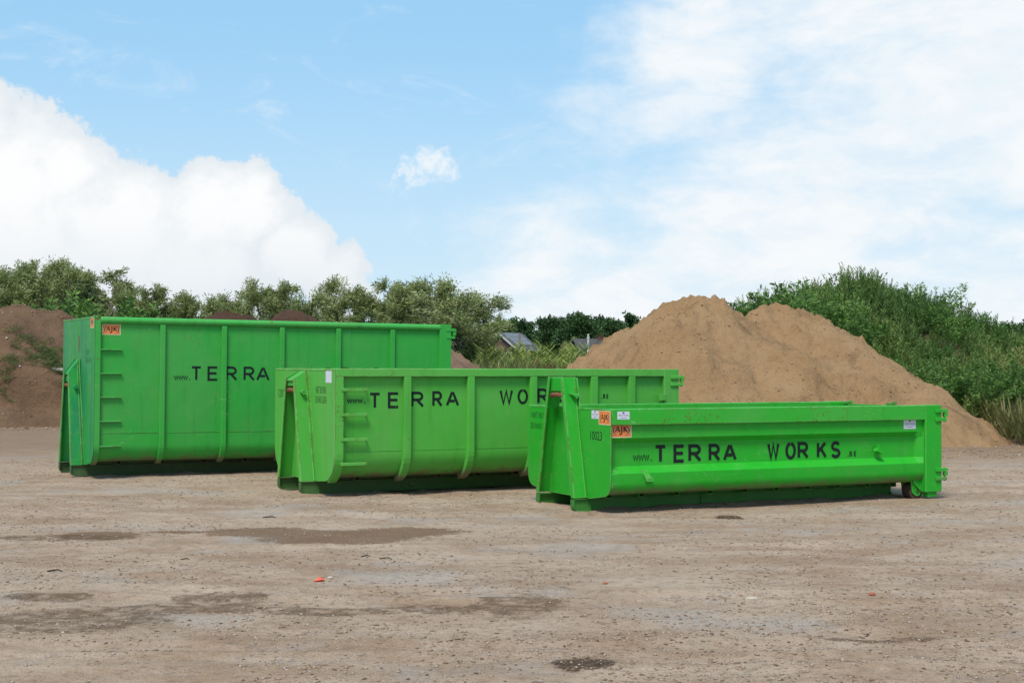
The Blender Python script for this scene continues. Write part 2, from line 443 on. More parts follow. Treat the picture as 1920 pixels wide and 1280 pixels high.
def hook_frame(root, mat, matw, S, topz, top_back, xp, barz, yt, kind, leg_top_back):
    """A-shaped lifting frame on the front end: two inward-leaning channel legs, cap plate, rusty hook bar"""
    hf = MB()
    zt_f, zt_b = topz, top_back                 # height of the leg's front and rear top corner
    xb = leg_top_back
    fr = None
    # cap plate between the legs
    if kind == 'upright':
        hf.hexa([(.035,-yt+.01,barz+.05),(.06,-yt+.01,barz+.05),(.06,yt-.01,barz+.05),(.035,yt-.01,barz+.05),
                 (.035,-yt+.01,zt_f-.006),(.06,-yt+.01,zt_f-.006),(.06,yt-.01,zt_f-.006),(.035,yt-.01,zt_f-.006)])
        hf.box(.06, xb-.01, -yt+.01, yt-.01, zt_f-.03, zt_f-.006)
    else:
        hf.hexa([(.012,-yt+.012,zt_f-.05),(xb,-yt+.012,zt_b-.05),(xb,yt-.012,zt_b-.05),(.012,yt-.012,zt_f-.05),
                 (.012,-yt+.012,zt_f-.03),(xb,-yt+.012,zt_b-.03),(xb,yt-.012,zt_b-.03),(.012,yt-.012,zt_f-.03)])
        hf.box(.03, .05, -yt+.012, yt-.012, barz+.06, zt_f-.06)
    frame = hf.build('hook_frame', mat, root, bevel=.004)
    zb = .195
    for s in (-1, 1):
        yb_, t = S, .016
        def Y(z, off=0): return s*(yb_ + (yt-yb_)*(z-zb)/(zt_f-zb) + off)
        web = MB()
        web.hexa([(0, Y(zb), zb), (xp, Y(zb), zb), (xp, Y(zb, -t), zb), (0, Y(zb, -t), zb),
                  (0, Y(zt_f), zt_f), (xb, Y(zt_b), zt_b), (xb, Y(zt_b, -t), zt_b), (0, Y(zt_f, -t), zt_f)])
        leg = web.build('leg', mat, frame, bevel=.003)
        fl = MB()   # front flange, turned inwards
        fl.hexa([(-.012, Y(zb, .004), zb), (.008, Y(zb, .004), zb), (.008, Y(zb, -.085), zb), (-.012, Y(zb, -.085), zb),
                 (-.012, Y(zt_f, .004), zt_f-.002), (.008, Y(zt_f, .004), zt_f+.003), (.008, Y(zt_f, -.045), zt_f+.003), (-.012, Y(zt_f, -.045), zt_f-.002)])
        fl.build('front_flange', matw, leg, bevel=.003)
        rf = MB()   # rear edge bar, standing a little proud
        for (xa, xc, o1) in ((xp-.045, xp-.028, .016), (xp-.012, xp+.002, .05)):
            xo = xb-xp
            rf.hexa([(xa, Y(zb, o1), zb+.004), (xc, Y(zb, o1), zb+.004), (xc, Y(zb, -.01), zb+.004), (xa, Y(zb, -.01), zb+.004),
                     (xa+xo, Y(zt_b, o1), zt_b-.01), (xc+xo, Y(zt_b, o1), zt_b-.01), (xc+xo, Y(zt_b, -.01), zt_b-.01), (xa+xo, Y(zt_b, -.01), zt_b-.01)])
        rf.build('rear_flange', matw, leg, bevel=.003)
        pg = MB()
        zp = barz-.03; y0 = Y(zp, -.005); y1 = Y(zp, .085)
        if kind == 'upright':
            pg.add([(.07, y0, zp+.05), (.20, y0, zp+.05), (.16, y0, zp-.04), (.10, y1, zp+.035), (.19, y1, zp+.035), (.16, y1, zp-.025)],
                   [(0, 1, 2), (3, 5, 4), (0, 3, 4, 1), (1, 4, 5, 2), (2, 5, 3, 0)])
        else:
            pg.tube([(.11, y0, zp), (.11, y1, zp-.006)], .036, 12)
        pg.build('locking_peg', mat, leg, smooth=True)
    # the bar the hook grips
    ya = yt + .01
    pts = [(.055-.05*math.cos(math.pi*q/2), ya*q, barz - .02*q*q) for q in np.linspace(-1, 1, 9)]
    bar = MB(); bar.tube(pts, .032, 10); bar.build('hook_bar', rust_mat, root, smooth=True)
    return frame

def skid(root, mat, S, x_end, s, zs=.18, weld=()):
    y0, y1 = S, S-.10
    r = .075
    mb = MB()
    # web, set back between two flanges
    def pr(poly, ya, yb_): mb.loft([[(x, s*ya, z) for x, z in poly], [(x, s*yb_, z) for x, z in poly]])
    fr = [(.002, zs), (.002, r)] + [(r-r*math.cos(R(a))+.002, r-r*math.sin(R(a))+.002) for a in (20, 45, 70, 90)]
    bk = [(x_end-r, .002)] + [(x_end-r+r*math.sin(R(a)), r-r*math.cos(R(a))+.002) for a in (25, 50, 75, 90)] + [(x_end, zs)]
    pr(fr+bk, S-.028, S-.045)
    o = mb.build('skid', mat, root)
    e = MB()
    def strip(path, th):
        for i in range(len(path)-1):
            pass
        rings = []
        for i, (x, z) in enumerate(path):
            q0 = Vector(path[max(i-1, 0)]); q1 = Vector(path[min(i+1, len(path)-1)]); t = (q1-q0).normalized(); n = Vector((-t.y, t.x))*th
            rings.append([(x, s*y0, z), (x+n.x, s*y0, z+n.y), (x+n.x, s*y1, z+n.y), (x, s*y1, z)])
        e.loft(rings)
    path = [(-.010, zs)] + [(-.010, r)] + [(r-r*math.cos(R(a))-.010*(1-a/90), r-r*math.sin(R(a))) for a in (20, 45, 70, 90)] + \
           [(x_end-r, 0)] + [(x_end-r+r*math.sin(R(a)), r-r*math.cos(R(a))) for a in (25, 50, 75, 90)]
    strip(path, .014)
    e.box(0.0, x_end, s*y0 if s < 0 else s*y1, s*y1 if s < 0 else s*y0, zs+.001, zs+.013)
    e.build('flange', mat, o, bevel=.003)
    for x in weld:
        q = MB(); q.box(x, x+.014, min(s*(S-.004), s*(S-.03)), max(s*(S-.004), s*(S-.03)), .013, zs+.001); q.build('stiffener', mat, o)
    return o
def cross_member(root, mat, x, S, z0, z1):
    w_ = .10; t = .008; ya = S+.10
    mb = MB()
    for a, b, c, d in ((x, x+w_, z0, z0+t), (x, x+t, z0+t, z1), (x+w_-t, x+w_, z0+t, z1)):
        mb.box(a, b, -ya, ya, c, d)
    return mb.build('cross_member', mat, root)
def dark_gap_fill(root, mat, x0, x1, S, z0, z1):  # added dark box that blocks the bright ground seen under the tub
    mb = MB(); mb.box(x0, x1, -S+.02, S-.02, z0, z1); return mb.build('dark_gap_fill', mat, root)
def roller(root, mat, x, y, s, r=.12):
    mb = MB(); mb.tube([(x, s*(y-.09), r), (x, s*(y-.085), r), (x, s*(y+.085), r), (x, s*(y+.09), r)], [r*.93, r, r, r*.93], 24)
    o = mb.build('roller', roller_mat, root, smooth=True)
    b = MB()
    for q in (-.115, .10):
        pts = [(x-.13, .30), (x-.10, r-.02), (x-.03, r-.07), (x+.03, r-.07), (x+.13, r+.03), (x+.16, .30)]
        b.loft([[(px, s*(y+q), pz) for px, pz in pts], [(px, s*(y+q+.016), pz) for px, pz in pts]])
    b.build('bracket', mat, o, bevel=.003)
    a = MB(); a.tube([(x, s*(y-.125), r), (x, s*(y+.125), r)], .025, 10); a.build('axle', roller_mat, o, smooth=True)
def hinge(root, mat, x0, x1, y, z, dz):
    mb = MB()
    mb.box(x0, x1, y-.03, y+.03, z+dz*.5, z+dz*.5+.048); mb.box(x0, x1-.02, y-.03, y+.03, z-dz*.5-.048, z-dz*.5)
    o = mb.build('hinge', mat, root, bevel=.004)
    p = MB(); xm = x1-.045
    p.tube([(xm, y, z-dz*.5-.06), (xm, y, z+dz*.5+.06)], .017, 8); p.box(xm-.02, xm+.048, y-.022, y+.022, z-dz*.28, z+dz*.42)
    p.build('hinge_pin', mat, o)
def rear_door(root, mat, L, W, z0, H):
    mb = MB(); mb.box(L-.045, L-.02, -W+.06, W-.06, z0, H-.03)
    d = mb.build('rear_door', mat, root)
    for y in (-W+.25, -.35, .35, W-.25):
        r = MB(); r.box(L-.021, L+.03, y-.05, y+.05, z0+.03, H-.06); r.build('door_rib', mat, d, bevel=.006)
    return d
def front_plate(root, mat, xp, W, rc, zf, top, z_low=.20, S=.54):
    pts = [(-W, top)]
    for a in np.linspace(0, 80, 9): pts.append((-W+rc-rc*math.cos(R(a)), zf+rc-rc*math.sin(R(a))))
    pts += [(-S-.10, z_low), (-S+.02, z_low)]
    pts = pts + [(-y, z) for y, z in pts[::-1]]
    mb = MB(); mb.loft([[(xp-.014, y, z) for y, z in pts], [(xp-.002, y, z) for y, z in pts]])
    return mb.build('front_plate', mat, root, bevel=.003)

def place(k, name):
    return empty(name, (k['x0'], k['y0'], k['z0']), k['yaw'])

# ---------- the tall one at the back
def tall_container():
    k = dict(x0=-8.01, y0=25.911, z0=.017, yaw=.501)
    root = place(k, 'hooklift_container'); root.rotation_euler = (0, .005, .501)
    tag(root, 'tallest green hooklift container, at the back left with a round pipe rim', 'container', 'green hooklift containers in a row')
    L, W, H, xp, S, d = 7.065, 1.288, 2.80, .218, .538, .06
    yb, rc, zf = W-d, .30, .27
    m, mw, mp = G['L'], G['Lw'], G['Lp']
    out, inn = u_profile(yb, rc, zf, H-.06)
    ring = out + inn[::-1]
    mb = MB(); mb.loft([[(x, y, z) for y, z in ring] for x in (xp, L-.05)]); mb.build('tub', m, root, smooth=True)
    front_plate(root, mp, xp, W, rc, zf-.03, H-.005, .20, S)
    lip = MB(); lip.box(xp-.02, xp+.05, -W+.01, W-.01, H-.03, H-.004); lip.build('front_rim', mw, root, bevel=.004)
    for s in (-1, 1):
        t = MB(); t.tube([(xp+.10, s*(W-.055), H-.066), (L-.22, s*(W-.055), H-.066)], .062, 16); t.build('top_rail', mw, root, smooth=True)
        rib_mesh(xp, xp+.095, yb, rc, zf, H-.07, d, 76, s).build('corner_post', m, root, bevel=.006)
        for x in (1.35, 2.467, 3.56, 4.669, 5.775):
            rib_mesh(x, x+.092, yb, rc, zf, H-.125, d, 80, s).build('rib', m, root, bevel=.008)
        p = MB(); p.box(L-.245, L, s*W if s < 0 else s*(W-.16), s*(W-.16) if s < 0 else s*W, .20, H); p.build('rear_post', m, root, bevel=.008)
        for z in (2.62, 1.45, .40): hinge(root, m, L-.11, L+.10, s*(W-.02), z, .095)
        sm = MB()
        for a, b in ((xp+.1, 1.348), (1.444, 2.465), (2.561, 3.558), (3.654, 4.667), (4.763, 5.773), (5.869, L-.25)):
            sm.box(a, b, s*(yb+.006) if s < 0 else s*(yb-.002), s*(yb-.002) if s < 0 else s*(yb+.006), .775, .783)
        sm.build('weld_seam', mw, root)
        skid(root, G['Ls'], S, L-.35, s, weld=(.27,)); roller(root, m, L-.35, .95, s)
    for i, z in enumerate((2.227, 1.812, 1.398, .983, .551)):
        r = MB(); r.hexa([(.315,-W+.004,z-.008),(.68,-W+.01,z-.008),(.69,-yb,z-.008),(.315,-yb,z-.008),(.315,-W+.004,z+.01),(.68,-W+.01,z+.01),(.69,-yb,z+.01),(.315,-yb,z+.01)])
        r.build('rung', mw, root, bevel=.002)
    for i in range(8): cross_member(root, m, .75+.78*i, S, .194, .275)
    dark_gap_fill(root, G['Ls'], .35, L-.3, S, .20, .272)
    rear_door(root, m, L, W, .24, H)
    hook_frame(root, mp, mw, S, 1.832, 2.082, xp, 1.60, .20, 'sloped', xp-.03)
    y = -yb-.004; lt = root
    z0, z1 = 1.692, 1.952; sw = .040
    word(lt, [('T', 1.915, 2.115, z0, z1), ('E', 2.22, 2.42, z0, z1), ('R', 2.555, 2.775, z0, z1), ('R', 2.89, 3.105, z0, z1), ('A', 3.13, 3.385, z0, z1),
              ('W', 4.06, 4.34, z0, z1), ('O', 4.41, 4.64, z0, z1), ('R', 4.78, 5.0, z0, z1), ('K', 5.1, 5.32, z0, z1), ('S', 5.40, 5.60, z0, z1)], y, sw)
    www(root, 1.612, 1.905, 1.705, 1.785, y)
    dot_be(root, 5.95, 6.12, 1.71, 1.79, y)
    sticker_ajk(root, lambda a, b, c: (.345+a, -yb-c, 2.485+b), .32, .18)
    sticker_ajk(root, lambda a, b, c: (xp-.014-c, -.97-a, 2.60+b), .27, .20)
    end_text(root, 'NIET BOVEN\nDE RAND LADEN', -.62, 2.14, .135, xp-.0165, ink_faint, .42)
    end_text(root, '10..', 1.22, 1.86, .12, xp-.0165, ink_faint, .6)
    rs = MB(); rs.add([(xp-.0165, -.02, 2.50), (xp-.0165, -.10, 2.46), (xp-.0165, -.09, 2.20), (xp-.0165, -.04, 2.18)], [(0, 1, 2, 3)]); rs.build('rust_streak', rust_mat, root)
    return root

# ---------- the middle one
def middle_container():
    root = place(dict(x0=-3.456, y0=22.47, z0=.012, yaw=.496), 'hooklift_container')
    tag(root, 'mid-height yellowish green hooklift container between the tallest and the lowest one', 'container', 'green hooklift containers in a row')
    L, W, H, xp, S, d = 6.413, 1.332, 1.918, .238, .538, .085
    yb, rc, zf = W-d, .38, .26
    m, mw = G['M'], G['Mw']
    out, inn = u_profile(yb, rc, zf, H-.02)
    ring = out + inn[::-1]
    mb = MB(); mb.loft([[(x, y, z) for y, z in ring] for x in (xp, L-.05)]); mb.build('tub', m, root, smooth=True)
    front_plate(root, G['Mp'], xp, W, rc+.05, zf-.04, H-.002, .20, S)
    lip = MB(); lip.box(xp-.018, xp+.01, -W+.01, W-.01, H-.035, H-.01); lip.build('front_rim', mw, root, bevel=.004)
    for s in (-1, 1):
        def yy(a, b): return (min(s*a, s*b), max(s*a, s*b))
        t = MB(); t.box(xp+.001, L-.30, *yy(W, W-.13), H-.12, H); t.build('top_rail', mw, root, bevel=.008)
        rib_mesh(xp, xp+.13, yb, rc, zf, H-.121, d, 72, s).build('corner_post', mw, root, bevel=.008)
        for x, w2 in ((1.352, .12), (2.436, .12), (3.549, .125), (4.684, .13), (5.418, .125)):
            rib_mesh(x, x+w2, yb, rc, zf, H-.121, d, 78, s).build('rib', m, root, bevel=.010)
        p = MB(); p.box(L-.30, L, *yy(W+.002, W-.16), .18, H+.002); p.build('rear_post', G['Mp'], root, bevel=.008)
        for z in (1.72, .45): hinge(root, m, L-.175, L+.09, s*(W-.0), z, .07)
        b = MB(); b.box(L-.40, L-.285, *yy(W+.03, W-.03), 1.395, 1.50); b.build('latch_block', m, root, bevel=.004)
        sm = MB()
        for a, c in ((xp+.13, 1.35), (1.474, 2.434), (2.558, 3.547), (3.676, 4.682), (4.816, 5.416), (5.545, L-.31)):
            sm.box(a, c, *yy(yb+.005, yb-.002), .672, .679)
        sm.build('weld_seam', m, root)
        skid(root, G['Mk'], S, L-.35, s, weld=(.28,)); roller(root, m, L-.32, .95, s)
    for z in (1.605, 1.232, .862, .497):
        r = MB(); r.box(.325, .735, -W-.014, -W+.03, z-.022, z+.022); r.box(.735, .75, -W-.010, -yb, z-.02, z+.02); r.build('rung', mw, root, bevel=.003)
    for i in range(8): cross_member(root, m, .82+.70*i, S, .194, .265)
    dark_gap_fill(root, G['Mk'], .35, L-.3, S, .20, .262)
    rear_door(root, m, L, W, .24, H)
    hook_frame(root, G['Ms'], mw, S, 1.77, 1.908, xp, 1.585, .20, 'sloped', xp-.012)
    y = -yb-.004; lt = root
    def zz(x): return 1.312 + .0175*(x-.8)
    sp = [('T', .802, 1.0), ('E', 1.115, 1.305), ('R', 1.50, 1.72), ('R', 1.858, 2.035), ('A', 2.09, 2.32), ('W', 3.03, 3.275), ('O', 3.355, 3.548),
          ('R', 3.72, 3.92), ('K', 4.01, 4.18), ('S', 4.22, 4.38)]
    word(lt, [(ch, a, b, zz(a), zz(a)+.245) for ch, a, b in sp], y, .041)
    www(root, .45, .745, 1.398, 1.468, y)
    dot_be(root, 4.925, 5.065, 1.435, 1.51, y)
    end_text(root, 'NIET BOVEN', -.54, 1.54, .155, xp-.0165, ink_thin, .50)
    end_text(root, 'DE RAND LADEN', -.53, 1.395, .155, xp-.0165, ink_thin, .39)
    end_text(root, '12001', 1.20, 1.45, .19, xp-.0165, ink_thin, .8)
    sticker_white(root, lambda a, b, c: (xp-.014-c, -.96-a, 1.705+b), .24, .18, False)
    return root

# ---------- the low one in front
def low_container():
    root = place(dict(x0=.613, y0=20.332, z0=-.03, yaw=.466), 'hooklift_container')
    tag(root, 'lowest green hooklift container in front with long horizontal channel sides', 'container', 'green hooklift containers in a row')
    L, W, H, xp, S = 6.02, 1.203, 1.432, .207, .56
    m, mw = G['F'], G['Fw']
    zf, rc = .262, .17
    def half(dr, dl):
        o = [(-(W-.055), H-.02), (-(W-.055), 1.035), (-(W-dr), .965), (-(W-dr), .652), (-(W-dl), .560), (-(W-dl), zf+rc)]
        for a in np.linspace(15, 90, 6): o.append((-(W-dl)+rc*1.15*(1-math.cos(R(a))), zf+rc*(1-math.sin(R(a)))))
        return o
    def ring(dr):
        o = half(dr, .02); o = o + [(-y, z) for y, z in o[::-1]]
        i = [(-(W-.15), H-.02), (-(W-.15), zf+.2), (-(W-.32), zf+.03)]; i = i + [(-y, z) for y, z in i[::-1]]
        return o + i[::-1]
    A_, B_ = ring(.135), ring(.022)
    mb = MB(); mb.loft([[(x, y, z) for y, z in r] for x, r in ((xp, A_), (5.59, A_), (5.685, B_), (L-.05, B_))]); mb.build('tub', m, root, smooth=True, sharp=19)
    front_plate(root, G['Fp'], xp, W, .19, zf-.02, H-.01, .19, S)
    lip = MB(); lip.box(xp-.018, xp+.03, -W+.13, W-.13, H-.03, H-.002); lip.build('front_rim', mw, root, bevel=.004)
    for s in (-1, 1):
        def yy(a, b): return (min(s*a, s*b), max(s*a, s*b))
        t = MB(); t.box(xp+.001, 5.78, *yy(W+.003, W-.155), 1.212, H); t.build('top_rail', mw, root, bevel=.010)
        p = MB(); p.box(5.70, L, *yy(W+.012, W-.16), .12, H+.004); p.build('rear_post', G['Fp'], root, bevel=.012)
        ft = MB(); ft.box(5.77, 5.95, *yy(W-.02, W-.14), .04, .121); ft.build('post_foot', G['Fp'], root, bevel=.01)
        gs = MB(); gs.add([(5.55, s*(W-.10), .27), (5.70, s*(W-.10), .42), (5.70, s*(W-.10), .14), (5.55, s*(W-.12), .27), (5.70, s*(W-.12), .42), (5.70, s*(W-.12), .14)],
                          [(0, 1, 2), (3, 5, 4), (0, 3, 4, 1), (1, 4, 5, 2), (2, 5, 3, 0)]); gs.build('gusset', G['Fp'], root)
        for z in (1.278, .385): hinge(root, m, 5.885, 6.12, s*(W+.01), z, .085)
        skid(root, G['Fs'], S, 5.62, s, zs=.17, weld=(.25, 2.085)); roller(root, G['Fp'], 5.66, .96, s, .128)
        # tie-down cleats
        c = MB(); c.hexa([(.70, s*(W-.05), .60), (.80, s*(W-.05), .60), (.80, s*(W-.10), .60), (.70, s*(W-.10), .60),
                          (.74, s*(W+.05), .46), (.84, s*(W+.05), .46), (.84, s*(W-.02), .46), (.74, s*(W-.02), .46)])
        c.box(.74, .84, *yy(W+.052, W-.02), .445, .50); c.build('cleat', mw, root, bevel=.004)
        c = MB(); c.hexa([(4.78, s*(W-.10), .76), (4.88, s*(W-.10), .71), (4.91, s*(W-.10), .76), (4.81, s*(W-.10), .81),
                          (4.78, s*(W-.01), .76), (4.88, s*(W-.01), .71), (4.91, s*(W-.01), .76), (4.81, s*(W-.01), .81)])
        c.box(4.82, 4.86, *yy(W-.10, W-.04), .80, .85); c.build('cleat', m, root, bevel=.004)
    for x in (.45, .98, 1.55, 2.12, 2.72, 3.30, 3.87, 4.43, 5.0, 5.50): cross_member(root, mw, x, S, .184, .268)
    dark_gap_fill(root, G['Fs'], .35, 5.72, S, .155, .266)
    rear_door(root, m, L, W, .22, H+.0)
    for y in (.95, -.1):
        b = MB(); b.box(L-.06, L+.03, y-.06, y+.06, H-.031, H+.008); b.box(L-.03, L+.02, y-.10, y-.061, H-.02, H+.028); b.build('door_latch', mw, root, bevel=.004)
    hook_frame(root, G['Fp'], mw, S, 1.853, 1.853, xp, 1.605, .20, 'upright', xp+.01)
    y = -(W-.135)-.004; lt = root
    def zz(x): return .676 - .003*(x-1)
    sp = [('T', .962, 1.165), ('E', 1.275, 1.467), ('R', 1.52, 1.742), ('R', 1.858, 2.06), ('A', 2.10, 2.338), ('W', 2.865, 3.085), ('O', 3.186, 3.378),
          ('R', 3.405, 3.61), ('K', 3.753, 3.94), ('S', 4.005, 4.197)]
    word(lt, [(ch, a, b, zz(a), zz(a)+.253) for ch, a, b in sp], y, .048)
    www(root, .621, .925, .715, .805, y)
    dot_be(root, 4.325, 4.49, .688, .762, y)
    end_text(root, '10023', -.63, 1.0, .175, xp-.0165, ink_black, .80)
    end_text(root, 'NIET BOVEN', 1.10, 1.245, .12, xp-.0165, ink_thin, .85)
    end_text(root, 'DE RAND LADEN', 1.12, 1.09, .12, xp-.0165, ink_thin, .66)
    sticker_ajk(root, lambda a, b, c: (.225+a, -(W-.055)-.0-c, 1.045+b), .325, .205)
    sticker_ajk(root, lambda a, b, c: (xp-.014-c, -.885-a, 1.215+b), .31, .19)
    sticker_white(root, lambda a, b, c: (xp-.014-c, -.69-a, 1.29+b), .19, .115)
    sticker_white(root, lambda a, b, c: (.293+a, -W-.003-c, 1.292+b), .19, .105)
    sticker_white(root, lambda a, b, c: (5.328+a, -(W-.055)-c, 1.078+b), .235, .128 + .02)
    return root

TALL = tall_container(); MID = middle_container(); LOW = low_container()

# ------------------------------------------------------------------ ground
def gz(x, y):
    z = 0*x + .6*sstep(y, 46., 64.) + .9*sstep(y, 70., 200.)
    z = z - .022*np.exp(-(((x-3.2)/3.8)**2 + ((y-22.)/3.)**2))
    z = z + .05*fbm(x*.12, y*.12, 2, 3)*sstep(np.hypot(x, y), 26, 60)
    return z
def gfine(x, y):
    near = 1 - sstep(np.hypot(x, y-12), 20, 32)
    ruts = .012*fbm(x*.35+.1*y, y*2.4, 3, 11)
    lump = .022*fbm(x*1.5, y*1.9, 4, 21) + .010*fbm(x*7, y*8, 3, 31)
    rough = np.clip(fbm(x*.5, y*.6, 3, 41)+.12, 0, 1)*2
    tr = 0*x
    for (a, b, c_, wd) in ((9.75, .03, .004, .16), (10.15, .03, .004, .14), (11.9, -.02, .006, .18), (12.5, -.02, .006, .16), (15.6, .05, .003, .2), (19., .02, .0, .22)):
        q = (y-(a+b*x+c_*x*x))/wd
        tr = tr - .020*np.exp(-q*q)*(.6+.8*fbm(x*3, y*1., 2, 91)) + .012*np.exp(-(np.abs(q)-1.6)**2*3)
    sk = 0*x
    for (x0, y0, yw, Ln) in ((.613, 20.332, .466, 5.6), (-3.456, 22.47, .496, 6.), (-8.01, 25.911, .501, 6.7)):
        u = (x-x0)*np.cos(yw)+(y-y0)*np.sin(yw); v = np.abs(-(x-x0)*np.sin(yw)+(y-y0)*np.cos(yw))-.56
        d = np.hypot(np.maximum(0, np.maximum(-u, u-Ln)), v)
        sk = np.maximum(sk, .045*np.exp(-(d/.13)**2)*np.clip(.35+1.3*fbm(x*2.2, y*2.2, 3, 95), 0, 1))
    return near*(ruts + lump*(.45+rough) + tr) + sk
def axis(lo, hi, step, far_lo, far_hi, g=1.13):
    a = list(np.arange(lo, hi, step)); s = step; v = hi
    while v < far_hi: a.append(v); s *= g; v += s
    a.append(far_hi); s = step; v = lo; b = []
    while v > far_lo: s *= g; v -= s; b.append(v)
    return np.array(b[::-1] + a)
gx = axis(-8.5, 9.5, .055, -900, 900); gy = axis(8.2, 26, .06, -60, 1600)
X, Y = np.meshgrid(gx, gy); Z = gz(X, Y) + gfine(X, Y)
nx, ny = len(gx), len(gy)
idx = np.arange(nx*ny).reshape(ny, nx)
Fq = np.stack([idx[:-1, :-1], idx[:-1, 1:], idx[1:, 1:], idx[1:, :-1]], -1).reshape(-1, 4)
gm, t = new_mat('yard_dirt')
co = t.node('ShaderNodeTexCoord').outputs['Object']
sp = t.node('ShaderNodeSeparateXYZ', {0: co})
n_big = t.noise(co, .22, 5, .6); n_mid = t.noise(t.mapping(co, (.7, 1.2, 1)), 1.1, 6, .65); n_f = t.noise(co, 9, 6, .7); n_ff = t.noise(co, 45, 4, .7)
c = t.mix(t.smooth(n_mid, .35, .66), (.49, .352, .250), (0.348, 0.218, 0.133))
c = t.mix(t.math('MULTIPLY', t.smooth(n_big, .45, .62), .75), c, (0.504, 0.369, 0.269))
c = t.mix(t.math('MULTIPLY', t.smooth(n_f, .50, .68), .75), c, (0.229, 0.145, 0.090))
c = t.mix(t.math('MULTIPLY', t.smooth(n_f, .47, .28), .45), c, (0.577, 0.417, 0.295))
c = t.mix(t.math('MULTIPLY', t.smooth(n_ff, .56, .70), .55), c, (0.158, 0.112, 0.081))
c = t.mix(t.math('MULTIPLY', t.smooth(n_ff, .42, .30), .45), c, (0.589, 0.508, 0.417))
n_x = t.noise(co, 130, 3, .7)
c = t.mix(t.math('MULTIPLY', t.smooth(n_x, .55, .72), .6), c, (0.197, 0.140, 0.099))
c = t.mix(t.math('MULTIPLY', t.smooth(n_x, .44, .30), .5), c, (0.589, 0.512, 0.417))
vor = t.node('ShaderNodeTexVoronoi', {'Vector': co, 'Scale': 34.}); 
stone = t.math('MULTIPLY', t.smooth(vor.outputs['Distance'], .30, .18), t.smooth(t.noise(co, 1.6, 4), .47, .6))
c = t.mix(t.math('MULTIPLY', stone, .5), c, t.mix(.5, (.32, .30, .28), vor.outputs['Color']))
n_st = t.noise(t.mapping(co, (.55, 2.6, 1)), 1.3, 7, .68)
c = t.mix(t.math('MULTIPLY', t.smooth(n_st, .52, .68), .34), c, (.27, .185, .122))
c = t.mix(t.math('MULTIPLY', t.smooth(t.noise(co, .5, 5, .6), .52, .66), .45), c, (.40, .36, .325))
# damp, dark spots in the yard
edge_n = t.math('ADD', t.math('MULTIPLY_ADD', t.noise(co, 7, 7, .74), 1.3, -.65), t.math('MULTIPLY_ADD', n_ff, .9, -.45))
def spots(lst, k):
    out = None
    wv = t.vmath('ADD', co, t.vmath('SUBTRACT', t.vmath('MULTIPLY', t.node('ShaderNodeTexNoise', {'Vector': co, 'Scale': 2.2, 'Detail': 6., 'Roughness': .65}).outputs['Color'], (k, k*.5, 0)), (k*.5, k*.25, 0)))
    for (px, py, rx, ry) in lst:
        d = t.vmath('LENGTH', t.vmath('MULTIPLY', t.vmath('SUBTRACT', wv, (px, py, 0)), (1/rx, 1/ry, 0)))
        mkk = t.smooth(t.math('ADD', d, edge_n), 1.02, .78)
        out = mkk if out is None else t.math('MAXIMUM', out, mkk)
    return out
wet = spots([(-2.0, 16.65, 1.1, .80), (-2.95, 17.1, .75, .50), (-1.25, 17.2, .75, .55), (-4.75, 16.75, .55, .42), (-3.8, 17.1, .6, .16)], .7)
brk = t.smooth(t.noise(co, 5, 6, .7), .36, .56)
wet2 = t.math('MULTIPLY', spots([(.05, 11.95, .40, .66), (-.62, 11.75, .5, .30), (-1.5, 11.6, .6, .22), (-3.35, 11.2, .8, .62), (-2.45, 12.25, .42, .45), (-3.9, 12.3, .5, .2),
                                 (-2.7, 11.7, .9, .25), (-5.2, 16.5, 1.0, .3), (2.6, 10.5, .5, .10)], .8), t.math('MULTIPLY_ADD', brk, .75, .12))
dark = spots([(.48, 9.62, .23, .24), (2.89, 19.06, .22, .28)], .16)
c = t.mix(t.math('MULTIPLY', wet, t.math('MULTIPLY', t.lin(n_f, .3, .7, 1., .72), t.lin(n_ff, .42, .62, 1., .62))), c, t.mix(n_f, (.19, .105, .052), (.12, .062, .030)))
c = t.mix(t.math('MULTIPLY', wet2, t.lin(n_ff, .42, .62, 1., .55)), c, t.mix(n_f, (.15, .085, .045), (.07, .041, .023)))
c = t.mix(t.math('MULTIPLY', dark, t.lin(n_ff, .42, .64, 1., .6)), c, t.mix(n_f, (.085, .048, .026), (.045, .028, .018)))
# browner soil towards the heaps, grass beyond the yard
yv = t.math('ADD', sp.outputs[1], t.math('MULTIPLY_ADD', n_big, 14, -7))
c = t.mix(t.math('MULTIPLY', t.smooth(yv, 26.5, 36), .8), c, t.mix(n_f, (.29, .19, .118), (.19, .12, .072)))
c = t.mix(t.smooth(yv, 54, 60), c, t.mix(n_f, (.055, .075, .022), (.10, .10, .04)))
hgt = t.math('ADD', t.math('MULTIPLY', n_f, .8), t.math('ADD', t.math('MULTIPLY', n_ff, .5), t.math('MULTIPLY', stone, .35)))
finish(gm, t, c, .92, .12, hgt, .05, 1.)
gme = mesh_np('ground', np.stack([X, Y, Z], -1).reshape(-1, 3), Fq, gm, smooth=True)
tag(link('ground', gme), 'flat yard of pale brown dirt and gravel with damp patches', 'ground', kind='structure')

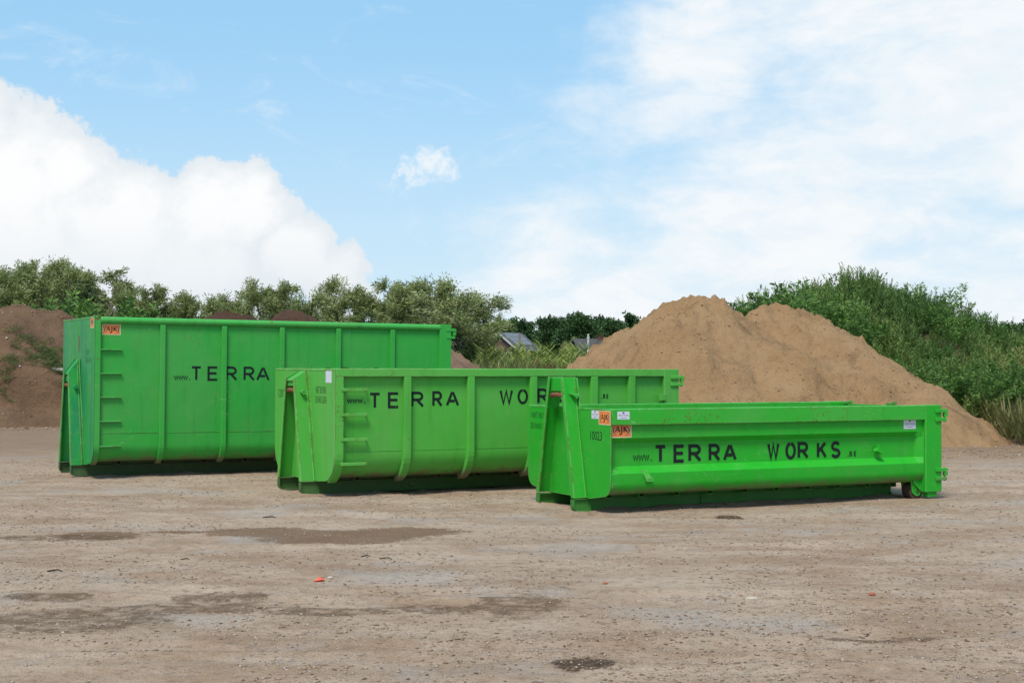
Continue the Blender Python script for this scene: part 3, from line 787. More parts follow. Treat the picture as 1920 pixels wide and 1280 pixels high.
# pebbles lying on the yard
rng = np.random.default_rng(5)
def pebbles(n, xr, yr, smin, smax, seed, hfun, mat, name, squash=.6, pw=2.6):
    r = np.random.default_rng(seed)
    yy = yr[0] + (yr[1]-yr[0])*r.random(n)**1.25
    half = (yy*.40+.6)
    xx = (r.random(n)*2-1)*half if xr is None else xr[0]+(xr[1]-xr[0])*r.random(n)
    keep = (fbm(xx*.8, yy*.9, 3, 77) + .30*r.random(n)) > .02
    for (ax, ay, rx, ry) in ((-2.0, 16.8, 1.5, .9), (-4.75, 16.75, .6, .45), (.05, 11.95, .45, .7), (-3.3, 11.3, .9, .7), (-2.4, 12.2, .5, .5), (.48, 9.62, .25, .26), (-1., 11.7, .8, .3)):
        keep &= (((xx-ax)/rx)**2 + ((yy-ay)/ry)**2 > 1) | (r.random(n) < .35)
    xx, yy = xx[keep], yy[keep]; n = len(xx)
    s = smin + (smax-smin)*r.random(n)**pw
    o = np.array([[1,0,0],[0,1,0],[-1,0,0],[0,-1,0],[0,0,1],[0,0,-1]], float)
    f = np.array([[0,1,4],[1,2,4],[2,3,4],[3,0,4],[1,0,5],[2,1,5],[3,2,5],[0,3,5]])
    P = o[None]*(1+.5*(r.random((n, 6, 1))-.5)); P = P + .25*(r.random((n, 6, 3))-.5)
    a = r.random(n)*6.28; ca, sa = np.cos(a)[:, None], np.sin(a)[:, None]
    el = 1+.7*r.random(n)[:, None]
    px = P[..., 0]*el; py = P[..., 1]; pz = P[..., 2]*squash
    Q = np.stack([ca*px-sa*py, sa*px+ca*py, pz], -1)*s[:, None, None]
    Q[..., 0] += xx[:, None]; Q[..., 1] += yy[:, None]; Q[..., 2] += (hfun(xx, yy)+s*squash*.25)[:, None]
    Fm = (f[None]+6*np.arange(n)[:, None, None]).reshape(-1, 3)
    return mesh_np(name, Q.reshape(-1, 3), Fm, mat, np.repeat(r.random(n), 8))
def tint_mat(name, stops, rough=.85, spec=.2, trans=None):
    m, t = new_mat(name)
    a = t.node('ShaderNodeAttribute', attribute_name='tint')
    cr = t.node('ShaderNodeValToRGB', {0: a.outputs['Fac']})
    e = cr.color_ramp.elements
    while len(e) < len(stops): e.new(.5)
    for q, (p, cl) in zip(e, stops): q.position = p; q.color = tuple(cl)+(1,)
    co = t.node('ShaderNodeTexCoord').outputs['Object']
    tr = None
    if trans: tr = (t.mix(.5, cr.outputs[0], trans[0]), trans[1])
    return finish(m, t, cr.outputs[0], rough, spec, trans=tr)
peb_mat = tint_mat('pebbles', [(0, (0.111, 0.077, 0.055)), (.2, (0.223, 0.149, 0.097)), (.55, (0.344, 0.243, 0.163)), (.85, (0.385, 0.297, 0.227)), (.95, (0.334, 0.288, 0.251)), (.985, (0.365, 0.180, 0.105)), (1, (0.557, 0.468, 0.390))])
for e in [1]:
    pm = pebbles(60000, None, (8.6, 30), .004, .017, 3, lambda x, y: gz(x, y)+gfine(x, y), peb_mat, 'gravel')
    tag(link('gravel', pm), 'loose pebbles strewn over the dirt yard', 'gravel', kind='stuff')

# ------------------------------------------------------------------ heaps
def heap_mesh(name, xr, yr, step, hfun, mat):
    xs = np.arange(xr[0], xr[1]+1e-6, step); ys = np.arange(yr[0], yr[1]+1e-6, step)
    X, Y = np.meshgrid(xs, ys); H = hfun(X, Y); base = gz(X, Y)
    V = np.stack([X, Y, base+H], -1).reshape(-1, 3)
    n, m_ = len(xs), len(ys); idx = np.arange(n*m_).reshape(m_, n)
    Fq = np.stack([idx[:-1, :-1], idx[:-1, 1:], idx[1:, 1:], idx[1:, :-1]], -1).reshape(-1, 4)
    keep = (H.reshape(-1)[Fq] > -.12).any(1)
    Fq = Fq[keep]
    used = np.unique(Fq); rem = -np.ones(len(V), int); rem[used] = np.arange(len(used))
    return mesh_np(name, V[used], rem[Fq], mat, smooth=True)
def cones(X, Y, peaks, soft=.12):
    """peaks: x, y, height, slope, rounding of the top, stretch in y"""
    s = None
    for (px, py, h, sl, rd, st) in peaks:
        r = np.hypot(X-px, (Y-py)/st); q = h - sl*(np.sqrt(r*r+rd*rd)-rd)
        if s is None: s = q
        else:
            k = np.clip(.5+.5*(q-s)/soft/4, 0, 1); s = s*(1-k)+q*k + soft*4*k*(1-k)
    return s
def soil_mat(name, cols, damp, bump=.06):
    m, t = new_mat(name)
    co = t.node('ShaderNodeTexCoord').outputs['Object']
    a = t.noise(co, .55, 6, .6); b = t.noise(co, 3.2, 7, .68); d = t.noise(co, 16, 5, .7)
    c = t.mix(t.smooth(a, .36, .64), cols[0], cols[1])
    c = t.mix(t.math('MULTIPLY', t.smooth(b, .52, .70), .65), c, cols[2])
    c = t.mix(t.math('MULTIPLY', t.smooth(d, .55, .74), .5), c, tuple(x*.55 for x in cols[1]))
    c = t.mix(t.math('MULTIPLY', t.smooth(d, .40, .28), .4), c, cols[3])
    e = t.noise(co, 55, 4, .7)
    c = t.mix(t.math('MULTIPLY', t.smooth(e, .54, .70), .45), c, cols[2])
    c = t.mix(t.math('MULTIPLY', t.smooth(e, .44, .32), .35), c, cols[3])
    dm = t.math('MULTIPLY', t.smooth(t.math('ADD', t.noise(t.mapping(co, (1, 1, .7)), .8, 7, .66, .6), t.math('MULTIPLY_ADD', d, .2, -.1)), .53, .70), .75)
    c = t.mix(dm, c, damp)
    h = t.math('ADD', t.math('MULTIPLY', b, 1.), t.math('ADD', t.math('MULTIPLY', d, .6), t.math('MULTIPLY', e, .2)))
    return finish(m, t, c, .95, .08, h, bump*1.5, 1.)
sand_mat = soil_mat('yellow_sand', [(0.366, 0.225, 0.115), (0.325, 0.191, 0.092), (0.255, 0.145, 0.070), (0.427, 0.282, 0.157)], (.19, .112, .060))
def sand_h(X, Y):
    wx = X + .5*fbm(X*.5, Y*.5, 3, 51); wy = Y + .8*fbm(X*.5, Y*.5, 3, 52)
    h = cones(wx, wy, [(4.5, 40.2, 3.85, .84, .55, 1.05), (5.05, 40.3, 3.88, .84, .8, 1.05), (5.6, 40.4, 3.72, .86, .6, 1.05), (7.85, 42., 3.92, .86, .4, 1.05), (8.35, 42.2, 3.72, .80, .5, 1.05),
                       (7.0, 39.3, 2.5, .70, .8, 1.), (9.3, 40., 2.55, .70, .6, 1.), (10.4, 38.6, 1.35, .62, .5, 1.)], .06)
    rid = fbm(X*1.3+.5*fbm(X*.7, Y*.7, 2, 9), Y*.5, 4, 61)
    cl = np.clip(fbm(X*.9, Y*.9, 3, 75)+.1, 0, 1)
    h = h + .15*rid + .14*fbm(X*2.6, Y*2.6, 4, 71) + (.06+.42*cl)*np.abs(fbm(X*5, Y*5, 3, 81))
    return h
sm_ = heap_mesh('sand_heap', (-2.5, 14.5), (31.5, 49), .07, sand_h, sand_mat)
tag(link('sand_heap', sm_), 'big yellow-brown sand heap with two rounded tops behind the low container', 'sand heap')
dark_mat = soil_mat('dark_topsoil', [(.125, .070, .045), (.092, .050, .032), (.06, .034, .022), (.20, .13, .09)], (.055, .032, .022), .08)
pale_soil = soil_mat('pale_topsoil', [(.30, .19, .125), (.25, .155, .10), (.16, .10, .065), (.38, .27, .19)], (.16, .10, .068), .08)
soil2_mat = soil_mat('brown_topsoil', [(0.206, 0.122, 0.071), (0.163, 0.094, 0.055), (0.103, 0.059, 0.034), (0.283, 0.194, 0.121)], (.12, .072, .048), .08)
def bank_h(X, Y):
    wx = X + 1.0*fbm(X*.45, Y*.45, 3, 151); wy = Y + 1.0*fbm(X*.45, Y*.45, 3, 152)
    h = cones(wx, wy, [(-17.4, 51.2, 4.0, .55, .8, .8), (-20.5, 51., 3.6, .6, .8, .8), (-14.4, 51.2, 3.55, .6, .7, .8), (-24, 51., 3.9, .6, 1., .8)], .08)
    # steep dug face towards the yard with a slumped foot
    face = 47.2 + .8*fbm(X*.35, 0*X, 3, 160)
    cut = (Y-face)*2.4 + .35 + .5*fbm(X*.9, Y*.9, 3, 161)
    foot = .9 - .42*np.maximum(0, face+1.0-Y) + .25*fbm(X*.6, Y*.6, 3, 165)
    h = np.minimum(h, np.maximum(cut, foot))
    return h + .16*fbm(X*1.6, Y*1.6, 4, 171) + .06*fbm(X*5, Y*5, 3, 181)
bm_ = heap_mesh('soil_bank', (-30, -11.2), (42.5, 58), .09, bank_h, soil2_mat)
tag(link('soil_bank', bm_), 'brown soil bank with a steep dug face left of the tallest container', 'soil heap')
def dark_h(X, Y):
    wx = X + .7*fbm(X*.6, Y*.6, 3, 251); wy = Y + .7*fbm(X*.6, Y*.6, 3, 252)
    h = cones(wx, wy, [(-9.6, 49., 3.72, .85, .5, 1.), (-7.6, 49., 3.78, .80, .6, 1.)], .06)
    return h + .16*fbm(X*1.8, Y*1.8, 4, 271) + .07*fbm(X*6, Y*6, 3, 281)
dm_ = heap_mesh('dark_soil_heap', (-15.5, -1.5), (43, 55), .09, dark_h, dark_mat)
tag(link('dark_soil_heap', dm_), 'dark brown earth heap whose two tops show over the tallest container', 'soil heap')
def pale_h(X, Y):
    wx = X + .6*fbm(X*.6, Y*.6, 3, 351); wy = Y + .6*fbm(X*.6, Y*.6, 3, 352)
    h = cones(wx, wy, [(-2.75, 43., 2.75, .66, .4, 1.)], .06)
    return h + .16*fbm(X*1.8, Y*1.8, 4, 371) + .08*fbm(X*6, Y*6, 3, 381)
pm_ = heap_mesh('pale_soil_heap', (-8, 3), (37.5, 49), .08, pale_h, pale_soil)
tag(link('pale_soil_heap', pm_), 'lighter brown soil heap peeking out behind the right end of the tallest container', 'soil heap')
mound_mat = plain('mound_earth', (.075, .065, .03), .95, .05, .4, 2.)
def mound_h(X, Y):
    wx = X + 1.2*fbm(X*.25, Y*.25, 3, 451); wy = Y + 1.2*fbm(X*.25, Y*.25, 3, 452)
    h = cones(wx, wy, [(9.6, 49.5, 3.3, .62, 1.2, 1.35), (11.6, 50.5, 3.95, .66, 1.5, 1.4), (13.0, 51., 4.1, .70, 1.2, 1.4), (14.6, 51., 2.9, .62, 1.0, 1.4)], .15)
    return h + .25*fbm(X*.5, Y*.5, 3, 471)
mm_ = heap_mesh('overgrown_mound', (2, 32), (37, 68), .4, mound_h, mound_mat)
tag(link('overgrown_mound', mm_), 'earth mound covered in tall green weeds at the right', 'mound', kind='structure')

# clods on the heaps
def clods(n, xr, yr, hf, mat, name, label, seed, smax):
    def H(x, y): return gz(x, y)+np.maximum(hf(x, y), 0)
    r = np.random.default_rng(seed)
    me = pebbles(n, xr, yr, .012, smax, seed, H, mat, name, .7, 3.2)
    return tag(link(name, me), label, 'clods', kind='stuff')
sandc = tint_mat('sand_clods', [(0, (.20, .12, .06)), (.35, (.30, .185, .092)), (.95, (.40, .26, .14)), (.985, (.42, .38, .33)), (1, (.55, .5, .44))])
clods(5500, (-1.5, 14), (31.6, 42), sand_h, sandc, 'sand_clods', 'small lumps and stones lying on the yellow sand heap', 91, .038)
soilc = tint_mat('soil_clods', [(0, (0.084, 0.049, 0.031)), (.5, (0.224, 0.133, 0.084)), (.93, (0.336, 0.224, 0.154)), (1, (0.560, 0.504, 0.448))])
clods(3000, (-26, -11.5), (44, 52), bank_h, soilc, 'soil_clods', 'lumps and stones lying on the brown soil bank', 92, .055)
# a few stones one can pick out
def rock(loc, s, mat, label, seed, cat='stone', group=None, name='stone'):
    r = random.Random(seed); mb = MB(); rings = []
    for i, (zz, rr) in enumerate(((-.5, .55), (-.2, .95), (.15, 1.), (.42, .7), (.55, .3))):
        rings.append([((rr*(.8+.4*r.random()))*math.cos(a)*s[0], (rr*(.8+.4*r.random()))*math.sin(a)*s[1], (zz+.12*r.random())*s[2]) for a in [2*math.pi*k/8 for k in range(8)]])
    mb.loft(rings); o = mb.build(name, mat, None, bevel=.01); o.location = loc; o.rotation_euler.z = r.random()*6
    return tag(o, label, cat, group)
pale_stone = plain('pale_stone', (.48, .40, .32), .85, .2, .2, 12)
def zat(hf, x, y): return float(gz(np.array([x]), np.array([y]))[0] + hf(np.array([x]), np.array([y]))[0])
rock((10.4, 35.9, zat(sand_h, 10.4, 35.9)+.05), (.20, .17, .15), pale_stone, 'pale stone on the right slope of the sand heap', 4)
rock((4.3, 36.0, zat(sand_h, 4.3, 36.0)+.03), (.07, .06, .06), pale_stone, 'small white stone low on the left part of the sand heap', 5)

# ------------------------------------------------------------------ plants
def leaf_quads(P, Dv, L, Wd, rng, up=.25):
    """diamond leaves at P pointing along Dv; returns verts (n*4,3) and quads"""
    n = len(P)
    Dv = Dv/np.linalg.norm(Dv, axis=1, keepdims=True)
    rnd = rng.normal(size=(n, 3)); rnd[:, 2] *= .6
    S_ = np.cross(Dv, rnd); S_ /= np.linalg.norm(S_, axis=1, keepdims=True)+1e-9
    L = np.asarray(L).reshape(-1, 1)*np.ones((n, 1)); Wd = np.asarray(Wd).reshape(-1, 1)*np.ones((n, 1))
    N_ = np.cross(Dv, S_)
    a = P; b = P + Dv*L*.45 + S_*Wd*.5 + N_*Wd*.15; c_ = P + Dv*L; d = P + Dv*L*.45 - S_*Wd*.5 + N_*Wd*.15
    V = np.stack([a, b, c_, d], 1).reshape(-1, 3)
    F = np.arange(4*n).reshape(n, 4)
    return V, F
def tube_np(paths, n=5):
    V, F = [], []; b = 0
    for pts, rad in paths:
        pts = np.asarray(pts, float); k = len(pts)
        d = np.gradient(pts, axis=0); d /= np.linalg.norm(d, axis=1, keepdims=True)+1e-9
        ref = np.where(np.abs(d[:, 2:3]) < .9, np.array([[0, 0, 1.]]), np.array([[1., 0, 0]]))
        u = np.cross(d, ref); u /= np.linalg.norm(u, axis=1, keepdims=True)+1e-9; v = np.cross(d, u)
        th = np.arange(n)*2*np.pi/n
        ring = pts[:, None]+np.asarray(rad)[:, None, None]*(np.cos(th)[None, :, None]*u[:, None]+np.sin(th)[None, :, None]*v[:, None])
        V.append(ring.reshape(-1, 3))
        i = np.arange(k-1)[:, None]*n; j = np.arange(n)[None]; j2 = (j+1) % n
        F.append(np.stack([i+j, i+j2, i+n+j2, i+n+j], -1).reshape(-1, 4)+b); b += k*n
    return np.concatenate(V), np.concatenate(F)
def branch(p0, d, L, r, rng, k=6, gnarl=.18, lift=.0, wind=(0, 0, 0)):
    pts = [np.array(p0, float)]; d = np.array(d, float); d /= np.linalg.norm(d)
    for i in range(k):
        d = d + rng.normal(size=3)*gnarl + np.array([0, 0, lift]) + np.array(wind)*(i/k); d /= np.linalg.norm(d)
        pts.append(pts[-1]+d*L/k)
    return np.array(pts), np.linspace(r, r*.25, k+1)
def make_tree(seed, H, spread, nleaf, leafL, leafW, stems=1, trunk_h=.25, wind=(.0, 0, 0), clump=.28, shape='oval', droop=.0, low=.15):
    rng = np.random.default_rng(seed); paths = []; tips = []
    for s in range(stems):
        a = 6.28*(s+.6*rng.random())/stems; lean = .0 if stems == 1 else (.12 if s == 0 else .25+.35*rng.random())
        p, r = branch((.15*np.cos(a)*(stems > 1), .15*np.sin(a)*(stems > 1), -.3), (lean*np.cos(a), lean*np.sin(a), 1), H*(.86 if stems == 1 else .90 if s == 0 else .66+.26*rng.random()), H*.018+.03, rng, 9, .07, .03, wind)
        paths.append((p, r))
        nl = int(22/stems)+7
        for i in range(nl):
            q = low + (1-low)*((i+rng.random())/nl); q = min(q, .97)
            pos = p[0]+(p[-1]-p[0])*0; f = q*(len(p)-1); i0 = int(f); pos = p[i0]+(p[min(i0+1, len(p)-1)]-p[i0])*(f-i0)
            if shape == 'oval': ext = math.sin(math.pi*min(1, (.12+.86*q)))**.6
            else: ext = (1-q)**.75+.10
            a = rng.random()*6.28; upn = .35+.9*q
            bp, br = branch(pos, (np.cos(a), np.sin(a), upn), spread*ext*(.75+.5*rng.random()), .035*(1-q)+.014, rng, 6, .16, .02-droop, wind)
            paths.append((bp, br))
            for m_ in range(8):
                f = 1.2+4.4*rng.random(); i0 = int(f); pos2 = bp[i0]+(bp[min(i0+1, 6)]-bp[i0])*(f-i0)
                dd = (bp[-1]-bp[0])/np.linalg.norm(bp[-1]-bp[0]) + rng.normal(size=3)*.6
                tp, tr = branch(pos2, dd, spread*.34*(.6+.6*rng.random()), .012, rng, 4, .22, .0-droop, np.array(wind)*1.5)
                paths.append((tp, tr)); tips.append(tp)
    tv, tf = tube_np(paths, 5)
    tips = np.array(tips); nt = len(tips)
    wgt = .35+rng.random(nt)**1.5; wgt /= wgt.sum()
    ti = rng.choice(nt, nleaf, p=wgt); f = rng.random(nleaf)**.7*3.99; i0 = f.astype(int)
    P = tips[ti, i0]+(tips[ti, np.minimum(i0+1, 4)]-tips[ti, i0])*(f-i0)[:, None]
    P = P + np.clip(rng.normal(size=(nleaf, 3)), -1.5, 1.5)*clump*spread*.11
    td = tips[ti, -1]-tips[ti, 0]; td /= np.linalg.norm(td, axis=1, keepdims=True)
    Dv = td*.9 + rng.normal(size=(nleaf, 3))*.45 + np.array(wind)*5 + np.array([0, 0, -.15-droop*2])
    sc_ = .7+.6*rng.random(nleaf)
    lv, lf = leaf_quads(P, Dv, leafL*sc_, leafW*sc_, rng)
    cl = rng.random(nt)
    tint = np.clip(.55*cl[ti]+.45*rng.random(nleaf), 0, 1)
    return tv, tf, lv, lf, tint
bark = plain('bark', (.14, .12, .09), .9, .1, .3, 10)
willow_leaf = tint_mat('willow_leaves', [(0, (0.123, 0.155, 0.044)), (.45, (0.235, 0.279, 0.090)), (.8, (0.367, 0.395, 0.167)), (1, (0.552, 0.558, 0.377))], .6, .3, ((.16, .19, .03), .28))
green_leaf = tint_mat('dark_tree_leaves', [(0, (0.022, 0.059, 0.021)), (.5, (0.049, 0.107, 0.033)), (1, (0.101, 0.163, 0.053))], .6, .25, ((.07, .12, .02), .15))
shrub_leaf = tint_mat('shrub_leaves', [(0, (0.041, 0.112, 0.020)), (.5, (0.105, 0.215, 0.039)), (.9, (0.194, 0.318, 0.066)), (1, (0.280, 0.350, 0.110))], .6, .3, ((.10, .19, .03), .25))
weed_leaf = tint_mat('weed_leaves', [(0, (0.069, 0.128, 0.030)), (.4, (0.146, 0.227, 0.054)), (.8, (0.246, 0.299, 0.084)), (.94, (0.365, 0.328, 0.114)), (1, (0.386, 0.218, 0.095))], .65, .25, ((.10, .15, .04), .25))
PROTO = {}
def proto(key, leafmat, *a, **k):
    tv, tf, lv, lf, tint = make_tree(*a, **k)
    PROTO[key] = (mesh_np('trunk', tv, tf, bark, smooth=True), mesh_np('crown', lv, lf, leafmat, tint))
wnd = (.035, 0, -.005)
proto('w1', willow_leaf, 11, 6.0, 1.8, 36000, .16, .040, 5, wind=wnd, clump=.6)
proto('w2', willow_leaf, 12, 6.0, 1.5, 28000, .16, .040, 4, wind=wnd, clump=.6)
proto('w3', willow_leaf, 13, 6.0, 2.1, 60000, .165, .042, 7, wind=(.04, 0, -.01), clump=.65)
proto('w4', willow_leaf, 14, 6.0, 1.5, 15000, .15, .038, 2, wind=wnd, clump=.8)
proto('w5', willow_leaf, 15, 6.0, 1.4, 24000, .16, .040, 3, wind=wnd, clump=.6, low=.05)
proto('d1', green_leaf, 21, 11., 3.6, 13000, .50, .30, 1, low=.05, clump=1.0)
proto('d2', green_leaf, 22, 11., 4.2, 14000, .52, .32, 1, low=.04, clump=1.0)
proto('d3', green_leaf, 23, 11., 3.2, 12000, .48, .30, 2, low=.06, clump=1.0)
def tree(key, x, y, H, label, name='willow_tree', cat='tree', group=None, rz=0., sx=1., base=6., dz=0.):
    o = empty(name, (x, y, float(gz(np.array([x]), np.array([y]))[0])+dz), rz); s = H/base; o.scale = (s*sx, s*sx, s)
    for nm, me in zip(('trunk', 'crown'), PROTO[key]): link(nm, me, o)
    return tag(o, label, cat, group)
def at(px, y): return (px-960)/2705.4*y
def top(py, y, px=960): return (687+.00286*(px-960)-py)/2705.4*y + CAM_H
LW = 'willows behind the soil heaps'
def wtree(key, px, py, y, label, rz, sx=1.):
    x = at(px, y); g0 = float(gz(np.array([x]), np.array([y]))[0]); tree(key, x, y, (top(py, y, px)-g0)*1.0, label, group=LW, rz=rz, sx=sx)
wtree('w1', -60, 462, 66, 'grey-green willow cut off by the left edge of the photo', .4)
wtree('w2', 22, 458, 67, 'willow right above the top of the soil bank, leftmost whole one', 1.2)
wtree('w3', 85, 484, 70, 'broad dense willow behind the soil bank, left of the tallest willow', 0, .8)
wtree('w2', 148, 456, 66, 'tallest slender willow behind the soil bank', 2.6, .85)
wtree('w5', 182, 472, 68, 'narrow pointed willow just right of the tallest slender one', 1.0, 1.2)
wtree('w1', 222, 522, 70, 'rounded willow above the left corner of the tallest container', 3.3, .8)
wtree('w5', 262, 526, 66, 'low pointed willow above the sticker end of the tallest container', 5.0, 1.3)
wtree('w2', 335, 513, 66, 'bushy willow left of the first dark soil top', 4.0, 1.0)
wtree('w5', 290, 532, 69, 'small olive willow left of the bushy one', 2.2, 1.2)
wtree('w1', 432, 495, 66, 'full willow standing right over the first dark soil top', 1.1, .85)
wtree('w2', 512, 507, 67, 'rounded willow between the two dark soil tops', 5.4, .95)
wtree('w5', 388, 544, 68, 'small dark willow filling the gap left of the full willow', 3.9, 1.3)
wtree('w4', 612, 490, 65, 'sparse see-through willow right of the second dark soil top', .5, 1.05)
wtree('w2', 672, 499, 66, 'leafy willow touching the sparse see-through one', .2, .95)
wtree('w4', 745, 550, 66, 'thin low willow between the leafy and the largest willow', 2.0, .9)
wtree('w5', 706, 559, 64, 'small pale willow bush above the rim of the tallest container', 4.1, 1.7)
wtree('w3', 842, 515, 66, 'largest round willow above the right end of the tallest container', 2.1, 1.32)
wtree('w5', 905, 575, 68, 'smaller willow leaning right beside the house', 5.6, .78)
wtree('w5', 560, 559, 68, 'low pale willow in the gap right of the second dark soil top', 1.9, 1.5)
wtree('w1', 800, 560, 65, 'low willow in front of the largest one', 2.9, .7)
# dark shrubs under the left willows
def shrub_mesh(seed, n_stem, H, spread, leaves, leafL, leafW):
    rng = np.random.default_rng(seed); paths = []; Ps = []; Ds = []; T = []
    for i in range(n_stem):
        a = rng.random()*6.28; rr = spread*math.sqrt(rng.random()); ln = .10+.55*rr/spread
        p, r = branch((rr*.45*np.cos(a), rr*.45*np.sin(a), -.15), (ln*np.cos(a), ln*np.sin(a), 1), H*(1.0-.35*(rr/spread)**2)*(.75+.35*rng.random()), .016, rng, 6, .09, .0, (.012, 0, 0))
        paths.append((p, r)); m_ = leaves//n_stem; f = (.12+.88*rng.random(m_)**.85)*5.99; i0 = f.astype(int)
        pos = p[i0]+(p[i0+1]-p[i0])*(f-i0)[:, None]; ang = rng.random(m_)*6.28
        taper = (1.15-f/6)[:, None]
        dv = np.stack([np.cos(ang), np.sin(ang), .25+.5*rng.random(m_)], -1)
        side = dv*taper*rng.random((m_, 1))*.34*spread/1.2
        Ps.append(pos+side); Ds.append(dv+rng.normal(size=(m_, 3))*.3); T.append(np.clip(.5*rng.random()+.5*rng.random(m_), 0, 1))
    tv, tf = tube_np(paths, 4); P = np.concatenate(Ps); Dv = np.concatenate(Ds); s_ = .7+.6*rng.random(len(P))
    lv, lf = leaf_quads(P, Dv, leafL*s_, leafW*s_, rng)
    return tv, tf, lv, lf, np.concatenate(T)
for key, a in (('s1', (31, 46, 2.6, 1.5, 9000, .15, .05)), ('s2', (32, 40, 2.4, 1.2, 7500, .14, .045)), ('s3', (33, 34, 2.2, 1.0, 6500, .14, .042))):
    tv, tf, lv, lf, ti = shrub_mesh(*a); PROTO[key] = (mesh_np('stems', tv, tf, bark), mesh_np('foliage', lv, lf, shrub_leaf, ti))
def shrub(key, x, y, z, s, label, rz=0, group=None, sx=1.):
    o = empty('shrub', (x, y, z), rz); o.scale = (s*sx, s*sx, s)
    for nm, me in zip(('stems', 'foliage'), PROTO[key]): link(nm, me, o)
    return tag(o, label, 'shrub', group)
SG = 'dark shrubs under the left willows'
for i, (px, py, lb, k, sx) in enumerate(((110, 562, 'dark green shrub just right of the soil bank top', 's1', 1.2), (165, 548, 'tallest dark shrub below the slender willows', 's1', 1.15),
                                     (215, 556, 'dark shrub right of the tallest dark shrub', 's2', 1.4), (258, 572, 'low dark shrub over the left corner of the tallest container', 's1', 1.3))):
    y = 59.; x = at(px, y); z0 = float(gz(np.array([x]), np.array([y]))[0]); shrub(k, x, y, z0, (top(py, y)-z0)/2.5, lb, i*1.3, SG, sx*.8)
# willow-like scrub on the mound
def on_mound(x, y): return float(gz(np.array([x]), np.array([y]))[0]+mound_h(np.array([x]), np.array([y]))[0])
MG = 'shrubs on the overgrown mound'
for k, px, y, s, lb, sx in (('s1', 1428, 45.6, .98, 'round bright green shrub at the left end of the mound', 1.1), ('s1', 1495, 46.0, 1.05, 'broad green shrub above the second sand top', 1.1),
                        ('s2', 1560, 45.5, 1.0, 'green shrub behind the right shoulder of the sand heap', 1.1), ('s3', 1615, 43.6, .75, 'pale upright shrub at the sand edge halfway down the mound', 1.0),
                        ('s2', 1830, 41.5, .72, 'light green feathery shrub low at the right foot of the mound', 1.1), ('s1', 1745, 42.0, .62, 'dark leafy shrub just above the sand slope', 1.2),
                        ('s3', 1895, 42.5, .8, 'grey-green shrub at the right edge of the photo', 1.2)):
    x = at(px, y); shrub(k, x, y, on_mound(x, y)-.05, s, lb, px*.1, MG, sx)
# weeds: stems with side leaves, thousands of them
def weed_tpl(seed, H, kind):
    rng = np.random.default_rng(seed); P, Dv, Ls, Ws, T = [], [], [], [], []
    ns = 5 if kind != 'corn' else 1
    for s in range(ns):
        a = rng.random()*6.28; b = np.array([.22*np.cos(a), .22*np.sin(a), 0])*rng.random(); ln = rng.normal(size=2)*.12
        h = H*(.65+.4*rng.random()); t0 = rng.random()
        tp = b+np.array([ln[0]*h, ln[1]*h, h])
        P += [b]; Dv += [tp-b]; Ls += [h]; Ws += [.014]; T += [.35]
        m_ = {'weed': 34, 'corn': 16, 'grass': 7, 'tuft': 6}[kind]
        for i in range(m_):
            q = .18+.8*(i+rng.random())/m_; an = rng.random()*6.28
            P.append(b+(tp-b)*q)
            if kind == 'weed':
                Dv.append(np.array([np.cos(an), np.sin(an), .55+1.1*q])); Ls.append((.24-.14*q)*(.7+.6*rng.random())); Ws.append(.042-.018*q)
            elif kind == 'corn':
                Dv.append(np.array([np.cos(an), np.sin(an), .9-.8*(1-q)])); Ls.append(.46*(.7+.5*rng.random())); Ws.append(.055)
            elif kind == 'tuft':
                Dv.append(np.array([np.cos(an), np.sin(an)-.6, .35])); Ls.append(.26*(.6+.6*rng.random())); Ws.append(.016)
            else:
                Dv.append(np.array([.6*np.cos(an), .6*np.sin(an), 1.])); Ls.append(.5*(.6+.6*rng.random())); Ws.append(.028)
            T.append(np.clip(.6*t0+.4*rng.random(), 0, 1))
    V, F = leaf_quads(np.array(P), np.array(Dv), np.array(Ls), np.array(Ws), rng)
    return V, F, np.array(T)
def scatter(name, tpls, xs, ys, zs, scl, rng, mat, tshift=None):
    Vs, Fs, Ts = [], [], []; b = 0
    pick = rng.integers(0, len(tpls), len(xs))
    for k, (V, F, T) in enumerate(tpls):
        i = np.where(pick == k)[0]
        if not len(i): continue
        a = rng.random(len(i))*6.28; ca, sa = np.cos(a)[:, None], np.sin(a)[:, None]
        s = scl[i][:, None]
        q = np.stack([(ca*V[None, :, 0]-sa*V[None, :, 1])*s+xs[i][:, None], (sa*V[None, :, 0]+ca*V[None, :, 1])*s+ys[i][:, None], V[None, :, 2]*s+zs[i][:, None]], -1)
        Vs.append(q.reshape(-1, 3)); Fs.append((F[None]+(len(V)*np.arange(len(i)))[:, None, None]).reshape(-1, 4)+b); b += q.shape[0]*q.shape[1]
        sh = (rng.random(len(i))-.5)*.35 if tshift is None else tshift[i]
        Ts.append(np.clip(T[None]*.8+.1+sh[:, None], 0, 1).ravel())
    return mesh_np(name, np.concatenate(Vs), np.concatenate(Fs), mat, np.concatenate(Ts))
rng = np.random.default_rng(77)
tp = [weed_tpl(100+i, 1.2, 'weed') for i in range(7)]
n = 5000; xs = 4+27*rng.random(n); ys = 38.5+24*rng.random(n)
hh = mound_h(xs, ys); sandy = sand_h(xs, ys)
k = (hh > .05) & (sandy < hh+.05) & (ys < 58)
xs, ys, hh = xs[k], ys[k], hh[k]
clump = fbm(xs*.35, ys*.35, 3, 501)
scl = (.65+.55*rng.random(len(xs)))*(1+.75*clump)
tsh = .75*fbm(xs*.38, ys*.38, 3, 511)+(rng.random(len(xs))-.5)*.25
wm = scatter('weeds', tp, xs, ys, gz(xs, ys)+hh-.05, scl, rng, weed_leaf, tsh)
tag(link('weeds', wm), 'tall dense green weeds covering the mound behind the sand heap', 'weeds', kind='stuff')
bt_ = []
